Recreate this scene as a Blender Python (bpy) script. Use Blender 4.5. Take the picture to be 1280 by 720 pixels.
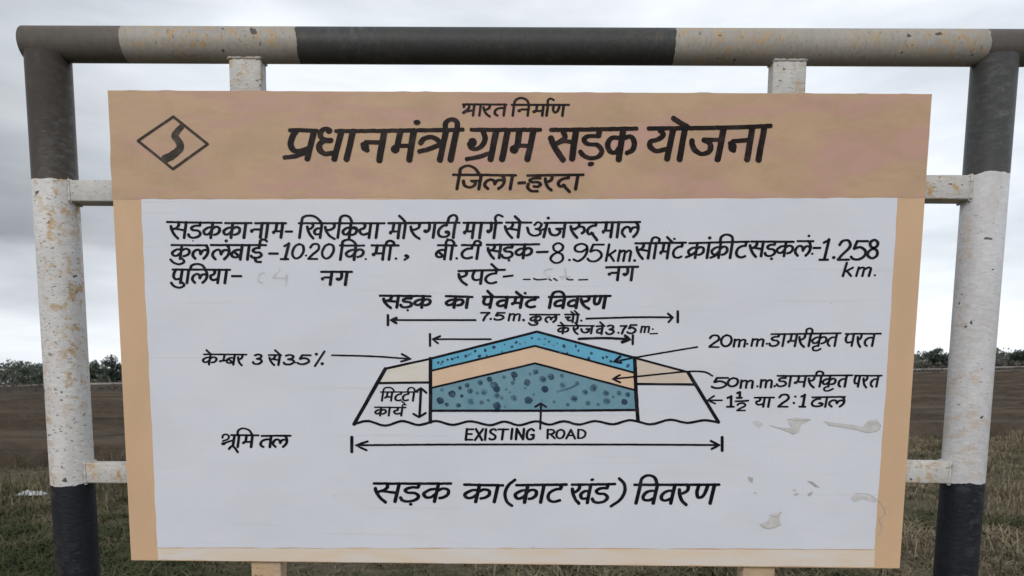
import bpy, math, random
import numpy as np
from mathutils import Vector, Matrix, noise as mn

R = math.radians
random.seed(7)
rng = np.random.default_rng(7)
scene = bpy.context.scene
for o in list(bpy.data.objects):
    bpy.data.objects.remove(o, do_unlink=True)
col = scene.collection

# ------------------------------------------------------------------ camera
BZ = 1.112                    # height of the board's lower edge above the ground
BW, BH = 1.7, 0.994           # board size in metres
cam_d = bpy.data.cameras.new('camera')
cam = bpy.data.objects.new('camera', cam_d)
col.objects.link(cam)
p_, y_, r_ = -0.112008, 0.009833, 0.008319
cp, sp, cy, sy = math.cos(p_), math.sin(p_), math.cos(y_), math.sin(y_)
fwd = Vector((-sy * cp, cy * cp, sp))
right = Vector((cy, sy, 0))
up = right.cross(fwd)
r2 = right * math.cos(r_) + up * math.sin(r_)
u2 = up * math.cos(r_) - right * math.sin(r_)
m3 = Matrix((r2, u2, -fwd)).transposed()
cam.matrix_world = Matrix.Translation((0.0108, -1.603, BZ + 0.3877)) @ m3.to_4x4()
cam_d.sensor_width = 36.0
cam_d.lens = 925.0 / 1280.0 * 36.0
cam_d.shift_y = 229.0 / 1280.0
cam_d.clip_start = 0.05
cam_d.clip_end = 6000
cam_d.dof.use_dof = True
cam_d.dof.focus_distance = 1.6
cam_d.dof.aperture_fstop = 9.0
scene.camera = cam

# ------------------------------------------------------------------ sky, sun, exposure
SUN_EL, SUN_AZ = R(36), R(200)          # overcast: a weak, wide sun behind the camera's left shoulder
w = bpy.data.worlds.new('World')
scene.world = w
w.use_nodes = True
nt = w.node_tree
nt.nodes.clear()
def nn(tree, t, **kw):
    n = tree.nodes.new(t)
    for k, v in kw.items():
        setattr(n, k, v)
    return n
out = nn(nt, 'ShaderNodeOutputWorld')
bg = nn(nt, 'ShaderNodeBackground')
bg.inputs['Strength'].default_value = 0.1
sky = nn(nt, 'ShaderNodeTexSky')
sky.sky_type = 'NISHITA'
sky.sun_disc = False
sky.sun_elevation = SUN_EL
sky.sun_rotation = SUN_AZ
sky.air_density = 1.0
sky.dust_density = 4.0
tc = nn(nt, 'ShaderNodeTexCoord')
mp = nn(nt, 'ShaderNodeMapping')
mp.inputs['Scale'].default_value = (1.0, 1.0, 4.2)
n1 = nn(nt, 'ShaderNodeTexNoise')
n1.inputs['Scale'].default_value = 2.1
n1.inputs['Detail'].default_value = 6
n1.inputs['Roughness'].default_value = 0.52
cr = nn(nt, 'ShaderNodeValToRGB')
cr.color_ramp.elements[0].position = 0.33
cr.color_ramp.elements[0].color = (6.5, 6.95, 7.5, 1)
cr.color_ramp.elements[1].position = 0.63
cr.color_ramp.elements[1].color = (10.6, 11.0, 11.5, 1)
mx = nn(nt, 'ShaderNodeMix', data_type='RGBA')
mx.inputs[0].default_value = 0.9
nt.links.new(tc.outputs['Generated'], mp.inputs['Vector'])
nt.links.new(mp.outputs[0], n1.inputs['Vector'])
nt.links.new(n1.outputs['Fac'], cr.inputs[0])
nt.links.new(sky.outputs[0], mx.inputs[6])
# a grey cloud bank low in the left of the sky, with a brighter gap under it, plus an added dimming overhead standing for lens vignetting
sepw = nn(nt, 'ShaderNodeSeparateXYZ')
nt.links.new(tc.outputs['Generated'], sepw.inputs[0])
n2 = nn(nt, 'ShaderNodeTexNoise')
n2.inputs['Scale'].default_value = 3.0
n2.inputs['Detail'].default_value = 5
nt.links.new(mp.outputs[0], n2.inputs['Vector'])
def wmath(op, a, b, clamp=False):
    n = nn(nt, 'ShaderNodeMath', operation=op)
    n.use_clamp = clamp
    for i, v in enumerate((a, b)):
        if hasattr(v, 'is_output'): nt.links.new(v, n.inputs[i])
        else: n.inputs[i].default_value = v
    return n.outputs[0]
zz = wmath('ADD', sepw.outputs[2], wmath('MULTIPLY', wmath('SUBTRACT', n2.outputs['Fac'], 0.5), 0.12))
def wramp(fac, stops):
    c = nn(nt, 'ShaderNodeValToRGB')
    e = c.color_ramp.elements
    while len(e) < len(stops): e.new(0.5)
    for i, (p, v) in enumerate(stops):
        e[i].position = p; e[i].color = (v, v, v, 1)
    nt.links.new(fac, c.inputs[0])
    return c.outputs[0]
bank = wramp(zz, [(0.0, 0.12), (0.045, 0.0), (0.085, 0.10), (0.12, 0.32), (0.155, 0.40), (0.17, 0.62), (0.30, 0.56), (0.335, 0.36), (0.45, 0.30)])
side = wramp(wmath('ADD', wmath('MULTIPLY', sepw.outputs[0], -1.0), wmath('MULTIPLY', wmath('SUBTRACT', n2.outputs['Fac'], 0.5), 0.25)), [(0.25, 0.0), (0.56, 1.0)])
top_dim = wramp(zz, [(0.36, 0.0), (0.52, 0.42), (1.0, 0.48)])  # added darkening of the upper sky, in place of vignetting
mult = wmath('MULTIPLY', wmath('SUBTRACT', 1.0, wmath('MULTIPLY', bank, side)), wmath('SUBTRACT', 1.0, top_dim))
mulc = nn(nt, 'ShaderNodeMix', data_type='RGBA', blend_type='MULTIPLY')
mulc.inputs[0].default_value = 1.0
nt.links.new(cr.outputs[0], mulc.inputs[6])
nt.links.new(mult, mulc.inputs[7])
nt.links.new(mulc.outputs[2], mx.inputs[7])
nt.links.new(mx.outputs[2], bg.inputs['Color'])
nt.links.new(bg.outputs[0], out.inputs[0])

sun_d = bpy.data.lights.new('sun', 'SUN')
sun_d.energy = 0.95
sun_d.angle = R(25)
sun_d.color = (1.0, 0.97, 0.93)
sun = bpy.data.objects.new('sun', sun_d)
col.objects.link(sun)
sd = Vector((math.sin(SUN_AZ) * math.cos(SUN_EL), math.cos(SUN_AZ) * math.cos(SUN_EL), math.sin(SUN_EL)))
sun.rotation_euler = sd.to_track_quat('Z', 'Y').to_euler()

scene.view_settings.view_transform = 'Standard'
scene.view_settings.look = 'None'
scene.view_settings.exposure = 0.24
scene.view_settings.gamma = 1.0
scene.view_settings.use_curve_mapping = False

# ------------------------------------------------------------------ helpers
def tag(o, label=None, cat=None, group=None, kind=None):
    if label: o['label'] = label
    if cat: o['category'] = cat
    if group: o['group'] = group
    if kind: o['kind'] = kind
    return o

def empty(name, loc=(0, 0, 0), rz=0):
    o = bpy.data.objects.new(name, None)
    o.empty_display_size = 0.2
    o.location = loc
    o.rotation_euler = (0, 0, rz)
    col.objects.link(o)
    return o

def mesh_obj(name, V, F, mat, parent=None, smooth=False):
    me = bpy.data.meshes.new(name)
    me.from_pydata([tuple(v) for v in V], [], [tuple(f) for f in F])
    me.update()
    if mat: me.materials.append(mat)
    if smooth:
        for p in me.polygons: p.use_smooth = True
    o = bpy.data.objects.new(name, me)
    col.objects.link(o)
    if parent: o.parent = parent
    return o

def np_mesh(name, V, F, mat, parent=None, smooth=False, attr=None):
    """V (n,3) float, F (m,k) int: fast mesh of k-gons; attr: {name: per-face values}"""
    V = np.asarray(V, np.float32); F = np.asarray(F, np.int32)
    me = bpy.data.meshes.new(name)
    k = F.shape[1]
    me.vertices.add(len(V)); me.vertices.foreach_set('co', V.ravel())
    me.loops.add(F.size); me.loops.foreach_set('vertex_index', F.ravel())
    me.polygons.add(len(F))
    me.polygons.foreach_set('loop_start', np.arange(0, F.size, k, dtype=np.int32))
    if smooth:
        me.polygons.foreach_set('use_smooth', np.ones(len(F), bool))
    me.update(calc_edges=True)
    if attr:
        for nme, val in attr.items():
            a = me.attributes.new(nme, 'FLOAT', 'FACE')
            a.data.foreach_set('value', np.asarray(val, np.float32))
    me.materials.append(mat)
    o = bpy.data.objects.new(name, me)
    col.objects.link(o)
    if parent: o.parent = parent
    return o

class MB:
    def __init__(s): s.V = []; s.F = []
    def add(s, V, F):
        b = len(s.V); s.V += [tuple(v) for v in V]; s.F += [tuple(i + b for i in f) for f in F]
    def box(s, a, b, bev=0.002):
        # box with chamfered edges
        (x0, y0, z0), (x1, y1, z1) = a, b
        import bmesh
        bm = bmesh.new()
        bmesh.ops.create_cube(bm, size=1)
        for v in bm.verts:
            v.co = Vector(((x0 + x1) / 2 + v.co.x * (x1 - x0), (y0 + y1) / 2 + v.co.y * (y1 - y0), (z0 + z1) / 2 + v.co.z * (z1 - z0)))
        if bev:
            bmesh.ops.bevel(bm, geom=bm.edges[:], offset=bev, segments=2, affect='EDGES', profile=0.5)
        bm.verts.index_update()
        s.add([v.co[:] for v in bm.verts], [[v.index for v in f.verts] for f in bm.faces])
        bm.free()
    def tube(s, pts, rad, n=24, caps=True):
        pts = [Vector(p) for p in pts]
        if not hasattr(rad, '__len__'): rad = [rad] * len(pts)
        b = len(s.V); prev = None
        for i, p in enumerate(pts):
            t = (pts[min(i + 1, len(pts) - 1)] - pts[max(i - 1, 0)]).normalized()
            a = Vector((1, 0, 0)) if prev is None else prev
            if abs(t.dot(a)) > 0.95: a = Vector((0, 1, 0))
            u = (a - t * a.dot(t)).normalized(); v = t.cross(u); prev = u
            for k in range(n):
                g = 2 * math.pi * k / n
                s.V.append(tuple(p + (u * math.cos(g) + v * math.sin(g)) * rad[i]))
        for i in range(len(pts) - 1):
            for k in range(n):
                q = (k + 1) % n
                s.F.append((b + i * n + k, b + i * n + q, b + (i + 1) * n + q, b + (i + 1) * n + k))
        if caps:
            s.F.append(tuple(b + k for k in range(n))[::-1])
            e = b + (len(pts) - 1) * n
            s.F.append(tuple(e + k for k in range(n)))
    def build(s, name, mat, parent=None, smooth=False):
        o = mesh_obj(name, s.V, s.F, mat, parent)
        if smooth:
            for p in o.data.polygons:
                if len(p.vertices) <= 4: p.use_smooth = True
        return o

# ------------------------------------------------------------------ materials
def new_mat(name):
    m = bpy.data.materials.new(name)
    m.use_nodes = True
    t = m.node_tree
    return m, t, t.nodes['Principled BSDF']

def noise(t, vec, scale, detail=4, rough=0.55, dist=0.0):
    n = nn(t, 'ShaderNodeTexNoise')
    n.inputs['Scale'].default_value = scale
    n.inputs['Detail'].default_value = detail
    n.inputs['Roughness'].default_value = rough
    n.inputs['Distortion'].default_value = dist
    if vec is not None: t.links.new(vec, n.inputs['Vector'])
    return n.outputs['Fac']

def mapped(t, scale=(1, 1, 1), loc=(0, 0, 0), src='Object'):
    c = nn(t, 'ShaderNodeTexCoord'); m = nn(t, 'ShaderNodeMapping')
    m.inputs['Scale'].default_value = scale; m.inputs['Location'].default_value = loc
    t.links.new(c.outputs[src], m.inputs['Vector'])
    return m.outputs[0]

def ramp(t, fac, stops, interp='LINEAR'):
    c = nn(t, 'ShaderNodeValToRGB')
    c.color_ramp.interpolation = interp
    e = c.color_ramp.elements
    while len(e) < len(stops): e.new(0.5)
    for i, (p, c4) in enumerate(stops):
        e[i].position = p
        e[i].color = (*c4, 1) if hasattr(c4, '__len__') else (c4, c4, c4, 1)
    t.links.new(fac, c.inputs[0])
    return c.outputs[0]

def mix(t, fac, a, b, blend='MIX'):
    m = nn(t, 'ShaderNodeMix', data_type='RGBA', blend_type=blend)
    for sock, v in ((0, fac), (6, a), (7, b)):
        if hasattr(v, 'is_output'): t.links.new(v, m.inputs[sock])
        elif hasattr(v, '__len__'): m.inputs[sock].default_value = (*v, 1)
        else: m.inputs[sock].default_value = v
    return m.outputs[2]

def math_(t, op, a, b=None, clamp=False):
    m = nn(t, 'ShaderNodeMath', operation=op)
    m.use_clamp = clamp
    for i, v in enumerate((a, b)):
        if v is None: continue
        if hasattr(v, 'is_output'): t.links.new(v, m.inputs[i])
        else: m.inputs[i].default_value = v
    return m.outputs[0]

def bump(t, bsdf, h, strength=0.3, dist=0.01):
    b = nn(t, 'ShaderNodeBump')
    b.inputs['Strength'].default_value = strength
    b.inputs['Distance'].default_value = dist
    t.links.new(h, b.inputs['Height'])
    t.links.new(b.outputs[0], bsdf.inputs['Normal'])

def paint(name, a, b, scale=9, stretch=(1, 1, 1), rough=0.5, extra=None, spec=0.3):
    m, t, s = new_mat(name)
    v = mapped(t, stretch)
    c = mix(t, ramp(t, noise(t, v, scale, 6, 0.6, 0.4), [(0.33, 0.0), (0.67, 1.0)]), a, b)
    if extra: c = extra(t, c)
    t.links.new(c, s.inputs['Base Color'])
    s.inputs['Roughness'].default_value = rough
    s.inputs['Specular IOR Level'].default_value = spec
    bump(t, s, noise(t, mapped(t), 260, 3), 0.06, 0.002)
    return m

# board paints
def white_extra(t, c):
    # faint horizontal seams and dusty smears in the old white paint
    z = math_(t, 'ADD', nn_sep(t)[2], 0.0)
    lines = ramp(t, noise(t, mapped(t, (0.9, 1, 46)), 2.3, 3, 0.4), [(0.0, 1.0), (0.64, 1.0), (0.69, 0.0)])
    c = mix(t, math_(t, 'MULTIPLY', math_(t, 'SUBTRACT', 1.0, lines), 0.22), c, (0.56, 0.555, 0.575))
    dust = ramp(t, noise(t, mapped(t, (1, 1, 2.4), (3, 0, 1)), 3.4, 6, 0.62), [(0.5, 0.0), (0.78, 0.30)])
    c = mix(t, dust, c, (0.60, 0.58, 0.56))
    specks = ramp(t, noise(t, mapped(t, (1, 1, 1), (7, 2, 5)), 55, 2, 0.5), [(0.745, 0.0), (0.775, 0.5)])
    return mix(t, specks, c, (0.36, 0.33, 0.30))
def nn_sep(t):
    c = nn(t, 'ShaderNodeTexCoord'); s = nn(t, 'ShaderNodeSeparateXYZ')
    t.links.new(c.outputs['Object'], s.inputs[0])
    return s.outputs

M = {}
M['white'] = paint('board_white', (0.685, 0.705, 0.785), (0.735, 0.75, 0.82), 4, (1, 1, 1.6), 0.45, white_extra)
def header_extra(t, c):
    f = ramp(t, noise(t, mapped(t, (1, 1, 3.2), (1, 0, 4)), 4.2, 5, 0.6, 0.7), [(0.47, 0.0), (0.58, 0.85)])
    c = mix(t, f, c, (0.54, 0.325, 0.265))
    g = ramp(t, noise(t, mapped(t, (1, 1, 2.2), (5, 0, 9)), 7, 6, 0.65, 0.5), [(0.46, 0.0), (0.66, 0.7)])
    return mix(t, g, c, (0.45, 0.305, 0.19))
M['header'] = paint('header_brown', (0.57, 0.39, 0.245), (0.51, 0.35, 0.225), 5, (1, 1, 2.6), 0.5, header_extra)
M['tan'] = paint('border_tan', (0.68, 0.46, 0.285), (0.62, 0.42, 0.265), 6, (1.5, 1, 0.7), 0.5,
                 lambda t, c: mix(t, ramp(t, noise(t, mapped(t, (1, 1, 1), (2, 2, 2)), 120, 3, 0.6), [(0.62, 0.0), (0.72, 0.35)]), c, (0.50, 0.33, 0.22)))
M['tan_pale'] = paint('border_tan_washed', (0.74, 0.60, 0.45), (0.73, 0.69, 0.66), 7, (0.8, 1, 5), 0.55)
M['metal_back'] = paint('grey_primer_metal', (0.22, 0.21, 0.20), (0.16, 0.13, 0.11), 14, (1, 1, 1), 0.6)
def ink(name, c, c2, rough=0.4):
    m, t, s = new_mat(name)
    f = noise(t, mapped(t), 90, 4, 0.6)
    f2 = ramp(t, noise(t, mapped(t, (1, 1, 1), (3, 3, 3)), 26, 5, 0.65), [(0.5, 0.0), (0.72, 1.0)])
    cc = mix(t, ramp(t, f, [(0.45, 0.0), (0.75, 1.0)]), c, c2)
    cc = mix(t, math_(t, 'MULTIPLY', f2, 0.6), cc, tuple(min(1, v * 2.6 + 0.012) for v in c2))
    t.links.new(cc, s.inputs['Base Color'])
    s.inputs['Roughness'].default_value = rough
    s.inputs['Specular IOR Level'].default_value = 0.12
    return m
M['ink'] = ink('black_sign_paint', (0.0035, 0.0035, 0.006), (0.012, 0.012, 0.018))
M['ink_brown'] = ink('black_paint_on_brown', (0.009, 0.005, 0.005), (0.022, 0.014, 0.012))
M['ink_logo'] = ink('dark_grey_sign_paint', (0.04, 0.033, 0.028), (0.06, 0.048, 0.04))
M['ink_faint'] = ink('worn_grey_lettering', (0.56, 0.57, 0.61), (0.66, 0.67, 0.71))
M['blue'] = paint('diagram_blue', (0.135, 0.45, 0.64), (0.115, 0.385, 0.57), 30, (1, 1, 1), 0.45)
M['teal'] = paint('diagram_teal', (0.14, 0.285, 0.365), (0.18, 0.33, 0.41), 26, (1, 1, 1), 0.45)
M['layer_tan'] = paint('diagram_tan', (0.76, 0.55, 0.385), (0.72, 0.51, 0.36), 18, (1, 1, 1), 0.45)
M['shoulder'] = paint('diagram_cream', (0.70, 0.64, 0.53), (0.75, 0.72, 0.70), 12, (0.6, 1, 2.5), 0.5)
M['shoulder2'] = paint('diagram_beige', (0.62, 0.51, 0.40), (0.70, 0.62, 0.55), 12, (0.6, 1, 2.5), 0.5)
M['stone'] = ink('diagram_stone_navy', (0.022, 0.05, 0.09), (0.06, 0.11, 0.16))
M['stone2'] = ink('diagram_stone_slate', (0.065, 0.135, 0.185), (0.09, 0.18, 0.24))
M['peel'] = paint('peeled_patch', (0.50, 0.49, 0.455), (0.66, 0.66, 0.68), 45, (1, 1, 1), 0.7)
M['peel_dark'] = paint('peeled_edge', (0.33, 0.32, 0.30), (0.52, 0.51, 0.50), 80, (1, 1, 1), 0.7)

def frame_mat(name, bands, axis, rust, light, black, seed, hazed=None, scuff=0.8):
    """painted pipe: bands = [(start, 'w'|'b'|'o'), ...] along one axis of the object"""
    m, t, s = new_mat(name)
    sep = nn_sep(t)
    a = sep[axis]
    wob = math_(t, 'MULTIPLY', math_(t, 'SUBTRACT', noise(t, mapped(t, (1, 1, 1), (seed, 0, 0)), 28, 3), 0.5), 0.018)
    a = math_(t, 'ADD', a, wob)
    cols = {'w': light, 'b': black, 'o': hazed or black}  # the upper dark bands have pale haze mixed into their colour
    c = cols[bands[0][1]]
    isw = 1.0 if bands[0][1] == 'w' else 0.0
    for st, k in bands[1:]:
        f = math_(t, 'GREATER_THAN', a, st)
        c = mix(t, f, c, cols[k])
        isw = mix(t, f, (isw,) * 3 if not hasattr(isw, 'is_output') else isw, (1.0,) * 3 if k == 'w' else (0.0,) * 3)
    if not hasattr(isw, 'is_output'):
        isw = math_(t, 'ADD', isw, 0.0)
    st_ = (1, 1, 2.3) if axis == 2 else (2.3, 1, 1)
    run = (1, 1, 0.3) if axis == 2 else (0.5, 1, 0.8)
    # brushy unevenness of the paint
    br = ramp(t, noise(t, mapped(t, st_, (seed, 4, 2)), 60, 5, 0.7), [(0.35, 0.88), (0.65, 1.05)])
    c = mix(t, 1.0, c, br, 'MULTIPLY')
    # grime, stronger on the white than on the black
    g = ramp(t, noise(t, mapped(t, run, (seed, 3, 1)), 14, 6, 0.65), [(0.45, 0.0), (0.82, 0.5)])
    soft = math_(t, 'ADD', math_(t, 'MULTIPLY', isw, 0.9), 0.10)
    c = mix(t, math_(t, 'MULTIPLY', g, soft), c, (0.31, 0.27, 0.225))
    # rubbed pale scuffs, in patches
    pm = ramp(t, noise(t, mapped(t, run, (seed + 8, 3, 1)), 9, 3, 0.5), [(0.50, 0.0), (0.66, 1.0)])
    d = ramp(t, noise(t, mapped(t, st_, (seed + 5, 3, 1)), 42, 6, 0.75), [(0.48, 0.0), (0.70, 0.42)])
    c = mix(t, math_(t, 'MULTIPLY', math_(t, 'MULTIPLY', pm, d), scuff), c, (0.27, 0.29, 0.30))
    # rust: stained patches running down, then dark pitted flecks lying across the pipe
    keep = math_(t, 'ADD', math_(t, 'MULTIPLY', isw, 0.92), 0.08)
    big = ramp(t, noise(t, mapped(t, run, (seed, 9, 4)), 8, 3, 0.55), [(0.44, 0.0), (0.57, 1.0)])
    stain = ramp(t, noise(t, mapped(t, (1, 1, 1), (seed + 2, 1, 7)), 48, 4, 0.65), [(0.50, 0.0), (0.62, 0.95)])
    fs = math_(t, 'MULTIPLY', math_(t, 'MULTIPLY', stain, big), math_(t, 'MULTIPLY', keep, min(1.0, rust)), True)
    c = mix(t, fs, c, mix(t, noise(t, mapped(t), 70, 3), (0.36, 0.20, 0.085), (0.60, 0.43, 0.20)))
    th_ = 0.70 - 0.044 * rust
    fl = ramp(t, noise(t, mapped(t, st_, (seed + 2, 1, 7)), 105, 3, 0.55), [(th_, 0.0), (th_ + 0.035, 0.9)])
    fr = math_(t, 'MULTIPLY', fl, keep)
    c = mix(t, fr, c, mix(t, noise(t, mapped(t), 40, 2), (0.10, 0.075, 0.06), (0.27, 0.20, 0.15)))
    # sparse chips down to bare dark metal
    ch = ramp(t, noise(t, mapped(t, (1, 1, 1), (seed + 11, 6, 2)), 34, 2, 0.5), [(0.70, 0.0), (0.715, 0.9)])
    c = mix(t, math_(t, 'MULTIPLY', ch, isw), c, (0.06, 0.05, 0.055))
    t.links.new(c, s.inputs['Base Color'])
    s.inputs['Roughness'].default_value = 0.5
    s.inputs['Specular IOR Level'].default_value = 0.3
    bump(t, s, math_(t, 'SUBTRACT', noise(t, mapped(t, st_), 70, 5, 0.65), math_(t, 'MULTIPLY', fr, 0.8)), 0.45, 0.003)
    return m

WHITE = (0.70, 0.69, 0.68); WHITE_R = (0.64, 0.64, 0.66); BLACK = (0.006, 0.0085, 0.015)
M['post_left'] = frame_mat('painted_post_rusty', [(0, 'b'), (BZ + 0.168, 'w'), (BZ + 0.816, 'o')], 2, 1.5, WHITE, BLACK, 1.0, (0.050, 0.042, 0.036))
M['post_right'] = frame_mat('painted_post', [(0, 'b'), (BZ + 0.190, 'w'), (BZ + 0.838, 'o')], 2, 0.35, WHITE_R, BLACK, 14.0, (0.055, 0.056, 0.056))
M['rail_top'] = frame_mat('painted_top_rail', [(-2, 'o'), (-0.818, 'w'), (-0.456, 'b'), (0.322, 'w'), (0.96, 'o')], 0, 0.8, (0.40, 0.375, 0.335), (0.050, 0.052, 0.052), 23.0, (0.13, 0.115, 0.10))
M['rail_low'] = frame_mat('painted_low_rail', [(-2, 'w'), (-0.456, 'b'), (0.322, 'w')], 0, 0.8, WHITE, BLACK, 31.0)
M['bracket'] = frame_mat('painted_bracket', [(-9, 'w')], 2, 1.3, (0.62, 0.61, 0.59), BLACK, 41.0)
M['bracket_rust'] = frame_mat('rusty_bracket', [(-9, 'w')], 2, 1.3, (0.52, 0.37, 0.24), BLACK, 47.0)

# ------------------------------------------------------------------ terrain
def terr(x, y):
    x = np.asarray(x, float); y = np.asarray(y, float)
    q = np.clip((y - 9.0) / 111.0, 0, 1.0)
    q = np.where(y < 9, 0, q)
    xx = np.clip(x, -120, 120)
    z = q * (2.0 + 0.0346 * xx)
    z = z + 0.05 * np.sin(x * 0.37 + 1.3) * np.sin(y * 0.29) * np.clip((y - 2) / 8, 0, 1)
    return z
def y_near(x): return 14.4 + 0.38 * x          # where the ploughed land begins
Y_FAR = 118.0

m, t, s = new_mat('dry_ground')
n_a = noise(t, mapped(t), 0.35, 5, 0.6)
n_b = noise(t, mapped(t), 9, 6, 0.7)
n_c = noise(t, mapped(t, (1, 1, 1), (4, 4, 4)), 60, 4, 0.7)
c = ramp(t, n_b, [(0.3, (0.055, 0.046, 0.031)), (0.5, (0.115, 0.095, 0.064)), (0.7, (0.19, 0.16, 0.112))])
c = mix(t, ramp(t, n_a, [(0.45, 0.0), (0.65, 0.7)]), c, (0.062, 0.066, 0.036))
c = mix(t, ramp(t, n_c, [(0.55, 0.0), (0.7, 0.5)]), c, (0.20, 0.17, 0.125))
t.links.new(c, s.inputs['Base Color']); s.inputs['Roughness'].default_value = 0.95
s.inputs['Specular IOR Level'].default_value = 0.1
bump(t, s, n_b, 0.8, 0.06)
M['ground'] = m

gx = np.concatenate([[-3000, -1500, -700, -400, -250], np.linspace(-160, 160, 129), [250, 400, 700, 1500, 3000]])
gy = np.concatenate([[-400, -100, -40], np.linspace(-20, 30, 51), np.linspace(32, 180, 75), [220, 300, 500, 900, 1600, 3500]])
X, Y = np.meshgrid(gx, gy)
Z = terr(X, Y)
V = np.stack([X, Y, Z], -1).reshape(-1, 3)
nx, ny = len(gx), len(gy)
I = np.arange(nx * ny).reshape(ny, nx)
F = np.stack([I[:-1, :-1], I[:-1, 1:], I[1:, 1:], I[1:, :-1]], -1).reshape(-1, 4)
tag(np_mesh('ground', V, F, M['ground'], smooth=True), kind='structure')

# ploughed field: a sheet with real furrows
m, t, s = new_mat('ploughed_soil')
n_a = noise(t, mapped(t, (0.03, 1, 1)), 0.75, 5, 0.65)
n_b = noise(t, mapped(t), 5, 6, 0.7)
c = ramp(t, n_b, [(0.3, (0.053, 0.041, 0.031)), (0.7, (0.095, 0.075, 0.056))])
c = mix(t, ramp(t, n_a, [(0.45, 0.0), (0.62, 0.8)]), c, (0.135, 0.110, 0.082))
t.links.new(c, s.inputs['Base Color']); s.inputs['Roughness'].default_value = 0.95
s.inputs['Specular IOR Level'].default_value = 0.1
bump(t, s, n_b, 1.0, 0.08)
M['soil'] = m
cols_x = np.linspace(-125, 125, 240)
PITCH = 1.15
rows = int(104 / PITCH * 7)
vv = np.linspace(0, 1, rows)
X, Vp = np.meshgrid(cols_x, vv)
Y = y_near(X).clip(6, 40) * (1 - Vp) + Y_FAR * Vp
ph = Vp * 104 / PITCH * 2 * np.pi
amp = 0.30 * (0.75 + 0.5 * np.sin(X * 0.05 + Vp * 37) * np.sin(Vp * 61 + 2))
Z = terr(X, Y) + 0.10 + amp * (2.2 * np.abs(np.sin(ph / 2)) - 1.2) + rng.normal(0, 0.035, X.shape)
Z[0] = terr(X[0], Y[0]) - 0.05; Z[-1] = terr(X[-1], Y[-1]) - 0.05
V = np.stack([X, Y, Z], -1).reshape(-1, 3)
I = np.arange(X.size).reshape(X.shape)
F = np.stack([I[:-1, :-1], I[:-1, 1:], I[1:, 1:], I[1:, :-1]], -1).reshape(-1, 4)
tag(np_mesh('ploughed_field', V, F, M['soil'], smooth=True), kind='structure')

# embankment along the far side of the field
m, t, s = new_mat('scrubby_bank')
c = ramp(t, noise(t, mapped(t), 1.3, 6, 0.7), [(0.3, (0.038, 0.032, 0.027)), (0.55, (0.075, 0.062, 0.05)), (0.75, (0.10, 0.095, 0.07))])
t.links.new(c, s.inputs['Base Color']); s.inputs['Roughness'].default_value = 0.95
bump(t, s, noise(t, mapped(t), 3, 6, 0.7), 1.0, 0.3)
M['bank'] = m
def bank_h(x): return np.interp(x, [-130, -60, 20, 60, 130], [2.1, 2.0, 1.0, 0.75, 0.6])
bx = np.linspace(-130, 130, 131)
prof = [(-1.0, -0.1), (0.6, 0.15), (2.2, 0.75), (3.4, 1.0), (6.5, 1.0), (9.0, 0.2)]
V, F = [], []
for x in bx:
    for dy, fz in prof:
        V.append((x, Y_FAR + dy + rng.normal(0, 0.12), float(terr(x, Y_FAR + dy)) + fz * float(bank_h(x)) + rng.normal(0, 0.05)))
n = len(prof)
for i in range(len(bx) - 1):
    for k in range(n - 1):
        F.append((i * n + k, (i + 1) * n + k, (i + 1) * n + k + 1, i * n + k + 1))
tag(mesh_obj('embankment', V, F, M['bank'], smooth=True), kind='structure')

# pale dry verge at the foot of the bank
m, t, s = new_mat('pale_verge')
c = ramp(t, noise(t, mapped(t), 0.8, 5, 0.7), [(0.3, (0.13, 0.105, 0.07)), (0.7, (0.24, 0.20, 0.13))])
t.links.new(c, s.inputs['Base Color']); s.inputs['Roughness'].default_value = 0.95
M['verge'] = m
V, F = [], []
vx = np.linspace(-125, 125, 126)
for x in vx:
    wd = float(np.interp(x, [-125, -30, 60, 125], [6.5, 4.5, 1.8, 1.8]))
    for q in (0, 0.5, 1):
        yy = Y_FAR - wd * (1 - q) + 0.4
        V.append((x, yy, float(terr(x, yy)) + 0.30 + 0.04 * math.sin(x)))
for i in range(len(vx) - 1):
    for k in range(2):
        F.append((i * 3 + k, (i + 1) * 3 + k, (i + 1) * 3 + k + 1, i * 3 + k + 1))
tag(mesh_obj('verge', V, F, M['verge'], smooth=True), kind='structure')

# ------------------------------------------------------------------ low wall on the bank
M['wall'] = paint('pale_concrete', (0.42, 0.40, 0.37), (0.30, 0.285, 0.27), 1.2, (1, 1, 1), 0.8)
wx = np.linspace(-125, 125, 101)
V, F = [], []
for x in wx:
    zb = float(terr(x, Y_FAR + 4)) + float(bank_h(x)) - 0.1
    for (yy, zz) in ((Y_FAR + 4.0, zb), (Y_FAR + 4.0, zb + 0.30), (Y_FAR + 4.3, zb + 0.30), (Y_FAR + 4.3, zb)):
        V.append((x, yy, zz))
for i in range(len(wx) - 1):
    for k in range(3):
        F.append((i * 4 + k, (i + 1) * 4 + k, (i + 1) * 4 + k + 1, i * 4 + k + 1))
tag(mesh_obj('low_wall', V, F, M['wall']), 'long low pale wall on the bank beyond the ploughed field', 'wall')

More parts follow.
